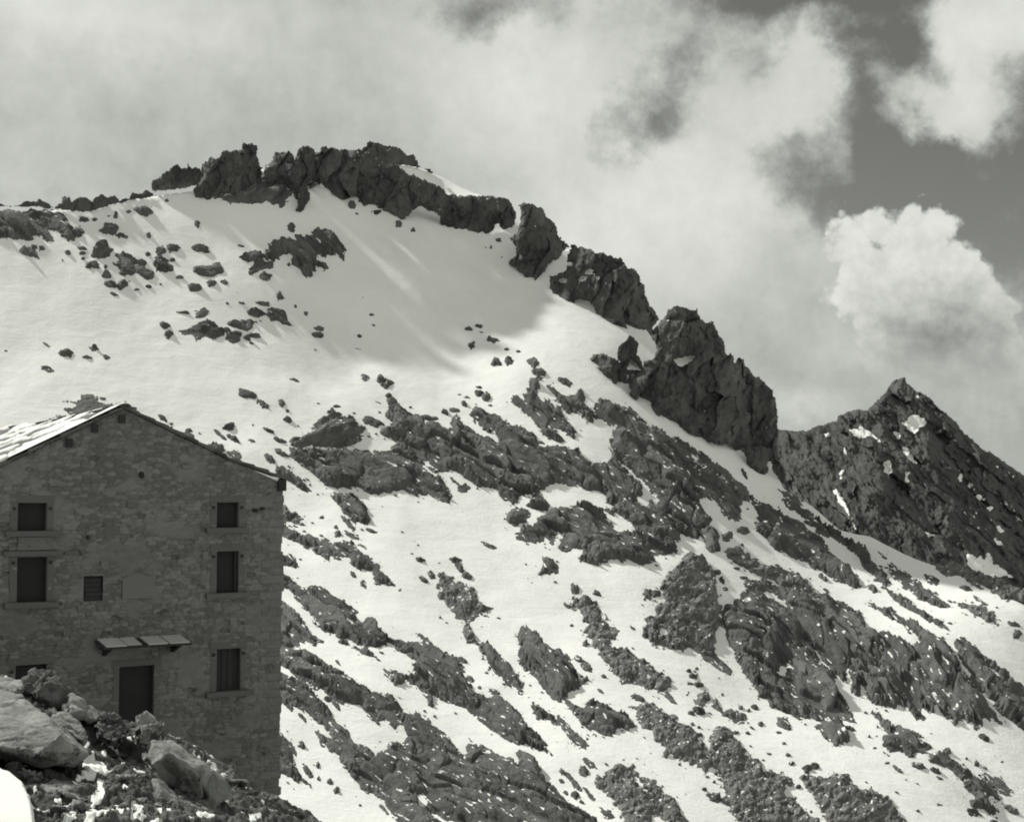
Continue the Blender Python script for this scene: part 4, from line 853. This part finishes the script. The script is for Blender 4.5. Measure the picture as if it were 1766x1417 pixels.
b1, t1 = blocks(Xw / .75 + w1, Yw / .9, 403); b2, t2 = blocks(Xw / .28 + w1, Yw / .34, 405, 1.2); b3, t3 = blocks(Xw / .12, Yw / .14, 407)
rocky = sstep(-.25, .35, fbm(Xw / 2.2, Yw / 2.6, 411, 3))
rel = 0.08 * (b1 - .4) * rocky + 0.075 * (b2 - .4) * (0.3 + .7 * rocky) + 0.035 * (b3 - .4) + 0.16 * fbm(Xw / 1.6, Yw / 1.9, 413, 4) + .05 * fbm(Xw / .12, Yw / .12, 415, 2)
SN = [[(-80,1325),(0,1333),(20,1340),(40,1356),(48,1375),(55,1395),(62,1440),(-80,1440)],
 [(140,1305),(160,1298),(168,1308),(182,1320),(184,1335),(165,1338),(140,1342),(118,1348),(150,1330)],[(168,1345),(184,1350),(180,1375),(172,1395),(160,1420),(140,1425),(150,1400),(165,1375)],
 ell(27,1305,30,12,30),ell(10,1300,26,10,20),ell(217,1278,20,9,-20),ell(192,1290,10,6),ell(210,1319,17,6,-8),ell(190,1283,14,7),ell(150,1283,14,14),ell(250,1300,10,4),ell(251,1307,8,3),ell(226,1368,28,8,30),ell(236,1403,26,12,15),ell(120,1405,26,14,20),ell(320,1378,12,3),ell(195,1403,24,12,10),ell(100,1380,12,6),ell(215,1378,10,6),
 ell(190,1407,60,8),ell(285,1408,40,6),ell(350,1412,40,8),ell(440,1412,16,8),ell(475,1408,26,8,20),ell(155,1262,10,6),ell(183,1262,10,5),ell(45,1325,18,6,20),ell(390,1382,10,12),ell(62,1358,6,6),ell(180,1300,7,5),ell(138,1365,12,6)]
S = np.full(Xw.shape, -60.0)
vis = (pxp > -120) & (pxp < 620) & (pyp > 1140) & (pyp < 1460)
for s_ in SN: S[vis] = np.maximum(S[vis], sdist(pxp[vis], pyp[vis], s_))
S = S + np.where(vis, 4.2 * fbm(pxp / 11, pyp / 6, 421, 4), 0) + np.where(np.abs(S) < 9, 2.0 * (b2 - .5), 0)
bigS = sdist(pxp, pyp, SN[0])
sn = sstep(-1.0, 1.0, S)
flecks = sstep(.58, .68, fbm(Xw / .35, Yw / .5, 425, 4) - .25 * (b2 - .5)) * .8
snow_a = np.maximum(sn, flecks * vis * .9)
deep = sstep(-4, 6, bigS)
relx = rel * (1 - .92 * deep) * (1 - .55 * sn) + .03 * sn + .05 * deep
crest = np.interp(pxp, [p[0] for p in SKY_G], [p[1] for p in SKY_G])
_, ec = ray(pxp, np.minimum(crest, 1600) + 2 + .9 * np.maximum(pxp - 560, 0))
lim = ec * Yw
Zb = np.where((pxp > 380) & (Yw > 6), np.minimum(Zb, lim - .12 * sstep(380, 440, pxp) + .3 * (1 - sstep(380, 440, pxp))), Zb)
Zg = Zb + relx
P = np.stack([Xw, Yw, Zg], -1)
fq, us = grid_faces(P.shape[0], P.shape[1])
tone = .25 * t1 * rocky + .45 * t2 + .3 * t3
tone = tone * (.5 + .5 * rocky)
tag(link_mesh('ground', P.reshape(-1, 3), fq, M_GROUND, {'tone': tone.ravel(), 'snow': (snow_a * .95).ravel()}), 'stony turf knoll with snow remnants in front of the hut', 'ground', kind='structure')

def on_ground(px, py):
    """where the sight line of a pixel meets the knoll"""
    Ys = np.linspace(9, 32, 500)
    p = at(np.full(500, float(px)), np.full(500, float(py)), Ys)
    dz = p[:, 2] - ground_base(p[:, 0], p[:, 1])
    k = np.argmax(dz < 0)
    return Ys[k] if (dz < 0).any() else 25.0

# ---------------------------------------------------------------- boulders
def hull(name, label, pts, mat=M_BOULD, sub=5, a1=.05, a2=.03, seed=1, cat='boulder', bev=.03, facet=0.05, tone=.5, group=None):
    """a block from its corner points (photo x, photo y, distance), weathered"""
    bm = bmesh.new()
    for x, y, Y in pts: bm.verts.new(Vector(at(x, y, Y)))
    r = bmesh.ops.convex_hull(bm, input=bm.verts)
    bmesh.ops.delete(bm, geom=list({e for e in r['geom_interior'] + r['geom_unused'] if isinstance(e, bmesh.types.BMVert)}), context='VERTS')
    bmesh.ops.dissolve_limit(bm, angle_limit=.12, verts=bm.verts, edges=bm.edges)
    bmesh.ops.bevel(bm, geom=list(bm.edges), offset=bev, segments=2, profile=.6, affect='EDGES')
    bmesh.ops.triangulate(bm, faces=bm.faces)
    for _ in range(9):
        lim = 0.055 if len(bm.verts) < 26000 else 9
        es = [e for e in bm.edges if e.calc_length() > lim]
        if not es: break
        bmesh.ops.subdivide_edges(bm, edges=es, cuts=1)
        bmesh.ops.triangulate(bm, faces=[f for f in bm.faces if len(f.verts) > 3])
    bm.normal_update()
    V = np.array([v.co for v in bm.verts]); N = np.array([v.normal for v in bm.verts])
    c = V.mean(0)
    def n3(s, q, o=3):
        a = V / s
        w = np.abs(N)
        return w[:, 0] * fbm(a[:, 1], a[:, 2], q, o) + w[:, 1] * fbm(a[:, 0], a[:, 2], q + 5, o) + w[:, 2] * fbm(a[:, 0], a[:, 1], q + 9, o)
    f1, f2, r1, *_ = voro(V[:, 0] / .8 + V[:, 2] / .9, V[:, 1] / .8 - V[:, 2] / .7, seed)
    d = a1 * .8 * n3(.9, seed) + a2 * .8 * n3(.22, seed + 3, 5) - facet * (1 - np.clip((f2 - f1) / .05, 0, 1)) + facet * .8 * (r1 - .5)
    V = V + N * d[:, None]
    Fc = np.array([[v.index for v in f.verts] for f in bm.faces]); bm.free()
    loc = np.array([c[0], c[1], V[:, 2].min()])
    o = link_mesh(name, V - loc, Fc, mat, {'tone': np.clip(tone + .5 * n3(.4, seed + 20, 3), 0, 1)})
    o.location = loc
    return tag(o, label, cat, group)

hull('boulder', 'huge slab-like boulder with sunlit top and dark end face', [(-90,1185,19.5),(36,1195,19.2),(108,1264,16.3),(66,1301,15.7),(28,1297,15.8),(-90,1262,16.2),(153,1301,17.1),(132,1322,17.2),(72,1318,16.6),(-90,1285,17.2),(40,1238,20.4),(110,1290,18.6)], seed=11, a1=.05, facet=.03, tone=.55)
hull('boulder', 'cracked boulder with sunlit crown and dark front, nearest the hut door', [(264,1277,19.4),(292,1279,20.0),(312,1293,20.0),(340,1313,20.0),(257,1318,18.4),(286,1301,17.9),(316,1316,18.0),(345,1330,18.3),(362,1328,18.9),(266,1328,18.5),(282,1350,18.5),(306,1373,18.7),(348,1381,18.9),(330,1350,20.4)], seed=23, a1=.06, facet=.03, tone=.45)
hull('boulder', 'dark leaning slab wedged against the right side of the cracked boulder', [(350,1331,18.7),(366,1327,19.4),(391,1350,19.4),(396,1370,19.4),(372,1394,18.9),(352,1380,18.8),(346,1348,18.6),(380,1352,20.2)], seed=31, a1=.05, facet=.03, tone=.3)
hull('boulder', 'smooth pale slab on top of the knoll at the left picture edge', [(-90,1160,21.8),(0,1166,21.6),(36,1174,21.2),(42,1186,20.6),(20,1200,20.2),(-90,1205,20.2),(-90,1215,21.5),(30,1200,22)], seed=41, tone=.6)
hull('boulder', 'knobbly grey block behind the huge slab', [(88,1238,20.4),(104,1229,20.8),(124,1238,20.8),(146,1262,20.0),(146,1278,19.6),(128,1272,19.2),(104,1256,19.3),(100,1265,20.5),(140,1280,20.6)], seed=53, a2=.05, tone=.5)
hull('boulder', 'flat pale rock lying low below the huge slab', [(72,1352,15.6),(92,1344,16.2),(130,1348,16.4),(158,1362,16.0),(164,1378,15.4),(140,1380,14.9),(108,1366,14.9),(80,1372,15.4),(120,1382,15.8)], seed=61, tone=.5)
hull('boulder', 'rough rock at the bottom edge under the cracked boulder', [(262,1340,17.0),(282,1345,17.2),(305,1372,17.2),(312,1398,16.6),(285,1406,16.2),(272,1396,16.1),(275,1360,16.4),(300,1400,17.2)], seed=67, a2=.05, tone=.45)
hull('boulder', 'broad dim rock half buried at the bottom edge', [(300,1380,17.0),(340,1384,17.4),(372,1396,17.4),(372,1425,16.8),(315,1425,16.2),(305,1400,16.4),(350,1420,17.6)], seed=71, a2=.05, tone=.2)
hull('turf_mound', 'shaggy turf-topped mound above the huge slab', [(44,1182,22.4),(54,1162,22.9),(74,1156,23.1),(94,1156,23.1),(106,1168,22.9),(122,1190,22.6),(128,1215,22.2),(100,1214,21.8),(70,1200,21.6),(50,1194,21.8),(90,1210,23.4)], mat=M_GROUND, seed=73, a1=.16, a2=.12, tone=.5, cat='mound')
hull('rock', 'pair of upright weathered stones beside the turf mound', [(114,1222,21.6),(121,1197,22.0),(128,1204,22.2),(138,1203,22.2),(144,1222,22.0),(140,1236,21.5),(122,1236,21.3),(130,1230,22.4)], seed=79, a1=.12, a2=.06, facet=.08, tone=.55, cat='rock')
hull('rock', 'small upright stone between the turf mound and the door', [(140,1238,21.4),(147,1217,21.9),(160,1225,22.0),(172,1236,21.9),(166,1244,21.5),(150,1246,21.4),(158,1240,22.4)], seed=83, a1=.1, a2=.06, tone=.45, cat='rock')
hull('turf_mound', 'dark overhung turf hump left of the hut door', [(166,1250,21.2),(176,1231,21.8),(196,1229,22.0),(214,1240,22.0),(228,1256,21.8),(206,1268,21.2),(212,1282,20.9),(190,1282,20.7),(170,1268,20.8),(200,1270,22.4)], mat=M_GROUND, seed=89, a1=.14, a2=.11, tone=.35, cat='mound')
hull('rock', 'crumbly pale rock on the skyline right under the door', [(230,1259,21.2),(240,1248,21.7),(252,1250,21.9),(264,1246,21.8),(278,1264,21.6),(284,1280,21.3),(262,1276,21.0),(244,1266,21.0),(262,1276,22.2)], seed=97, a1=.22, a2=.16, facet=.12, tone=.55, cat='rock')
for k, (px, py, w, h, lab) in enumerate([(350,1316,34,14,'low rock on the knoll crest above the cracked boulder'),(404,1347,60,14,'long pale rock on the knoll crest near the hut corner'),(425,1372,40,14,'stony lump below the long pale crest rock'),(470,1384,44,18,'rounded turf-flecked rock at the foot of the hut corner'),(505,1402,46,18,'last low rock of the knoll at its right tip'),
     (170,1392,16,8,'small stone in the bottom snow strip'),(247,1388,34,22,'squat stone between the bottom snow remnants'),(210,1395,26,18,'dark squat stone at the bottom edge'),(100,1392,44,20,'dark stone beside the bottom left snow'),(140,1390,30,20,'dark stone left of the bottom snow strip'),(208,1345,40,16,'flat dark stone in the turf'),(236,1340,26,12,'small flat stone left of the cracked boulder'),(190,1270,22,12,'grey stone with snow beside it below the turf hump'),(205,1300,22,8,'thin flat stone in the middle turf'),(60,1338,26,10,'flat pebbly stone near the left snow'),(20,1318,30,10,'flat stone above the left snow'),(170,1360,20,10,'dark lump beside the snow strip')]):
    Y = on_ground(px, py + h * .3); m = Y / F
    rr = random.Random(k * 7 + 3)
    pts = []
    for i in range(16):
        a = rr.uniform(0, 6.28); b = rr.uniform(-.9, 1)
        c = math.sqrt(max(0, 1 - b * b))
        pts.append((px + w / 2 * c * math.cos(a), py - h / 2 * b + h * .12, Y + w * m * .45 * c * math.sin(a)))
    hull('rock', lab, pts, seed=120 + k * 3, a1=.06, a2=.05, bev=.02, tone=rr.uniform(.15, .65), cat='rock')
# ================================================================ light, sky, camera
SUN_AZ, SUN_EL = 46.0, 39.0        # degrees left of the view axis, above the horizon
sd = bpy.data.lights.new('sun', 'SUN'); so = bpy.data.objects.new('sun', sd); COL.objects.link(so)
A, E = math.radians(SUN_AZ), math.radians(SUN_EL)
sdir = Vector((-math.sin(A) * math.cos(E), math.cos(A) * math.cos(E), math.sin(E)))
so.rotation_euler = sdir.to_track_quat('Z', 'Y').to_euler()
so.location = sdir * 500
sd.energy = 4.6; sd.angle = math.radians(2.2); sd.color = (1, 0.985, 0.93)

wd = bpy.data.worlds.new('World'); C.world = wd; wd.use_nodes = True
t = wd.node_tree; t.nodes.clear(); B = NB(t)
sky = B.n('ShaderNodeTexSky', sky_type='NISHITA'); sky.sun_disc = False
sky.sun_elevation = E; sky.sun_rotation = -A; sky.altitude = 2500
skyb = B.n('ShaderNodeRGBToBW', {0: sky.outputs[0]}).outputs[0]
dirv = B.n('ShaderNodeTexCoord').outputs['Generated']
sep = B.n('ShaderNodeSeparateXYZ', {0: dirv}).outputs
az = B.m('ARCTAN2', sep[0], sep[1]); el = B.m('ARCSINE', sep[2])
K = F / 100.0
def ang(px, py):
    u, e = ray(px, py)
    return math.atan(u) * K, math.atan(e / math.sqrt(1 + u * u)) * K
pv = B.n('ShaderNodeCombineXYZ', {0: B.m('MULTIPLY', az, K), 1: B.m('MULTIPLY', el, K), 2: 0.0}).outputs[0]
wn = B.n('ShaderNodeTexNoise', {'Vector': dirv, 'Scale': 13.0, 'Detail': 5.0, 'Roughness': 0.6}).outputs[1]
off = B.n('ShaderNodeVectorMath', {0: wn, 1: (0.5, 0.5, 0.5)}, operation='SUBTRACT').outputs[0]
def vm(op, a, b=None, sc=None):
    ins = {0: a}
    if b is not None: ins[1] = b
    nd = B.n('ShaderNodeVectorMath', ins, operation=op)
    if sc is not None: nd.inputs['Scale'].default_value = sc
    return nd.outputs[0]
warp = vm('ADD', pv, vm('SCALE', off, sc=1.7))
wn2 = B.n('ShaderNodeTexNoise', {'Vector': dirv, 'Scale': 55.0, 'Detail': 5.0, 'Roughness': 0.65}).outputs[1]
off2 = B.n('ShaderNodeVectorMath', {0: wn2, 1: (0.5, 0.5, 0.5)}, operation='SUBTRACT').outputs[0]
warp = vm('ADD', warp, vm('SCALE', off2, sc=0.35))
def blob(vec, px, py, sx, sy, amp):
    a, b = ang(px, py)
    d = vm('MULTIPLY', vm('SUBTRACT', vec, (a, b, 0)), (100 / sx, 100 / sy, 0))
    dd = B.n('ShaderNodeVectorMath', {0: d, 1: d}, operation='DOT_PRODUCT').outputs['Value']
    return B.m('MULTIPLY', B.m('EXPONENT', B.m('MULTIPLY', dd, -0.5)), amp)
def total(vec, lst):
    acc = None
    for q in lst:
        v = blob(vec, *q)
        acc = v if acc is None else B.m('ADD', acc, v)
    return acc
# cloud cover: where it is thin the darker sky shows through
cover = total(warp, [(100,150,380,300,.9),(560,120,260,260,.6),(860,190,150,120,.55),(1170,400,200,120,.85),(1010,340,150,120,.4),(1240,560,180,120,.75),(1000,90,110,90,.4),(1150,60,90,80,.5),(1250,130,50,60,.3),(1290,200,60,60,.3),
   (1395,120,36,48,.85),(1360,170,40,40,.4),(1465,270,18,45,.4),(1430,210,24,40,.3),(1215,240,50,60,.3),(1715,55,70,80,1.2),(1640,195,70,26,.72),(1560,150,34,24,.6),(1700,225,40,22,.35),(1520,115,24,18,.3),(1450,640,230,75,.55),(1690,640,160,110,.55),(1420,440,40,60,.2),(1500,25,130,10,.14),
   (1105,205,76,66,-.62),(1180,110,40,30,-.25),(1400,20,70,40,-.3),(1560,75,40,40,-.3),(1470,45,90,12,.3),(1330,70,50,24,.2),(1500,85,60,10,.2),(1690,300,60,18,.2),(1520,330,90,70,-.5),(850,35,75,30,-.4),(1000,215,40,40,-.15)])
fine = B.noise(dirv, 30.0, 8, 0.62)
wisp = B.noise(dirv, 90.0, 6, 0.6)
cov = B.m('ADD', cover, B.m('MULTIPLY', B.m('SUBTRACT', fine, 0.5), 0.85))
cov = B.m('ADD', cov, B.m('MULTIPLY', B.m('SUBTRACT', wisp, 0.5), 0.3))
other = B.ramp(B.m('ABSOLUTE', az), 0.5, 1.0, 0.0, 0.65)       # the rest of the sky is mostly overcast
up_ = B.ramp(el, 0.40, 0.7, 0.0, 0.6)
cov = B.m('ADD', cov, B.m('MAXIMUM', other, up_))
cf = B.ramp(cov, 0.10, 0.85)
# cloud brightness: thick parts and sunlit rims
br = total(warp, [(1180,330,190,100,.17),(1060,420,160,90,.06),(860,160,100,80,.16),(980,110,120,60,.08),(1700,70,90,80,.20),(120,30,260,60,.16),(40,200,90,200,.04),(250,220,200,80,-.04),(640,240,180,90,-.02),(1385,130,50,60,.12),(1640,190,70,40,.06),(1550,640,300,90,-.06),(1000,500,120,60,.05),(1480,600,90,40,.03),(1400,690,40,22,.14),(1540,615,50,18,.12)])
br = B.m('ADD', B.m('ADD', br, 0.48), B.m('MULTIPLY', B.m('SUBTRACT', fine, 0.5), 0.26))
br = B.m('ADD', br, B.m('MULTIPLY', B.m('SUBTRACT', wisp, 0.5), 0.05))
dark = B.m('MULTIPLY', skyb, SKY_STRENGTH)
val = B.n('ShaderNodeMix', {0: cf, 2: dark, 3: br}, data_type='FLOAT').outputs[0]
# the crisp cumulus on the right
cn = B.n('ShaderNodeTexNoise', {'Vector': dirv, 'Scale': 42.0, 'Detail': 7.0, 'Roughness': 0.58}).outputs[1]
co = B.n('ShaderNodeVectorMath', {0: cn, 1: (0.5, 0.5, 0.5)}, operation='SUBTRACT').outputs[0]
cw = vm('ADD', vm('ADD', pv, vm('SCALE', co, sc=0.8)), vm('SCALE', off, sc=1.1))
def disc(px, py, r):
    a, b = ang(px, py)
    d = B.n('ShaderNodeVectorMath', {0: vm('SUBTRACT', cw, (a, b, 0))}, operation='LENGTH').outputs['Value']
    return B.m('SUBTRACT', r / 100.0, d)
cu = None
for q in [(1470,420,46),(1510,395,44),(1555,392,40),(1600,425,56),(1640,480,66),(1700,505,52),(1735,540,40),(1560,490,90),(1650,570,110),(1500,500,60),(1535,570,62),(1560,640,70),(1700,640,90),(1640,690,90)]:
    v = disc(*q)
    cu = v if cu is None else B.n('ShaderNodeMath', {0: cu, 1: v, 2: 0.12}, operation='SMOOTH_MAX').outputs[0]
vo = B.n('ShaderNodeTexVoronoi', {'Vector': vm('ADD', dirv, vm('SCALE', co, sc=0.012)), 'Scale': 62.0}, feature='F1').outputs['Distance']
vo2 = B.n('ShaderNodeTexVoronoi', {'Vector': vm('ADD', dirv, vm('SCALE', co, sc=0.008)), 'Scale': 150.0}, feature='F1').outputs['Distance']
bil = B.m('ADD', B.m('MULTIPLY', B.m('SUBTRACT', 0.5, vo), 0.24), B.m('MULTIPLY', B.m('SUBTRACT', 0.45, vo2), 0.14))
cu = B.m('ADD', cu, bil)
cm = B.ramp(cu, -0.05, 0.12)
low = B.ramp(el, ang(1500,720)[1] / K, ang(1500,560)[1] / K)
cm = B.m('MULTIPLY', cm, low)
rim = B.ramp(cu, 0.0, 0.95, 0.0, 1.0)                      # deeper inside the outline the cloud is thicker and greyer
core = total(cw, [(1610,545,70,46,.8),(1690,600,90,56,.9),(1575,620,60,50,.5),(1640,690,110,60,.7)])
puff = B.noise(dirv, 75.0, 6, 0.62)
cb = B.m('SUBTRACT', B.m('ADD', 0.68, B.m('MULTIPLY', B.m('SUBTRACT', puff, 0.5), 0.30)), B.m('MULTIPLY', core, 0.23))
cb = B.m('ADD', cb, B.m('MULTIPLY', bil, 0.38))
val = B.n('ShaderNodeMix', {0: cm, 2: val, 3: cb}, data_type='FLOAT').outputs[0]
val = B.m('MAXIMUM', B.m('MINIMUM', val, 0.72), 0.06)
colr = vm('MULTIPLY', B.n('ShaderNodeCombineXYZ', {0: val, 1: val, 2: val}).outputs[0], (0.978, 1.0, 0.93))
bg = B.n('ShaderNodeBackground', {0: colr, 1: 1.0})
B.n('ShaderNodeOutputWorld', {0: bg.outputs[0]})

cam = bpy.data.cameras.new('camera'); co_ = bpy.data.objects.new('camera', cam); COL.objects.link(co_)
cam.sensor_fit = 'HORIZONTAL'; cam.sensor_width = 36.0; cam.lens = 36.0 * F / 1766
cam.clip_start = 0.1; cam.clip_end = 30000
co_.rotation_euler = (math.pi / 2 + PITCH, 0, 0)
C.camera = co_
C.view_settings.view_transform = 'Standard'; C.view_settings.look = 'None'
C.view_settings.exposure = 0.12; C.view_settings.gamma = 1
C.cycles.filter_width = 1.9
C.cycles.max_bounces = 6; C.cycles.diffuse_bounces = 3
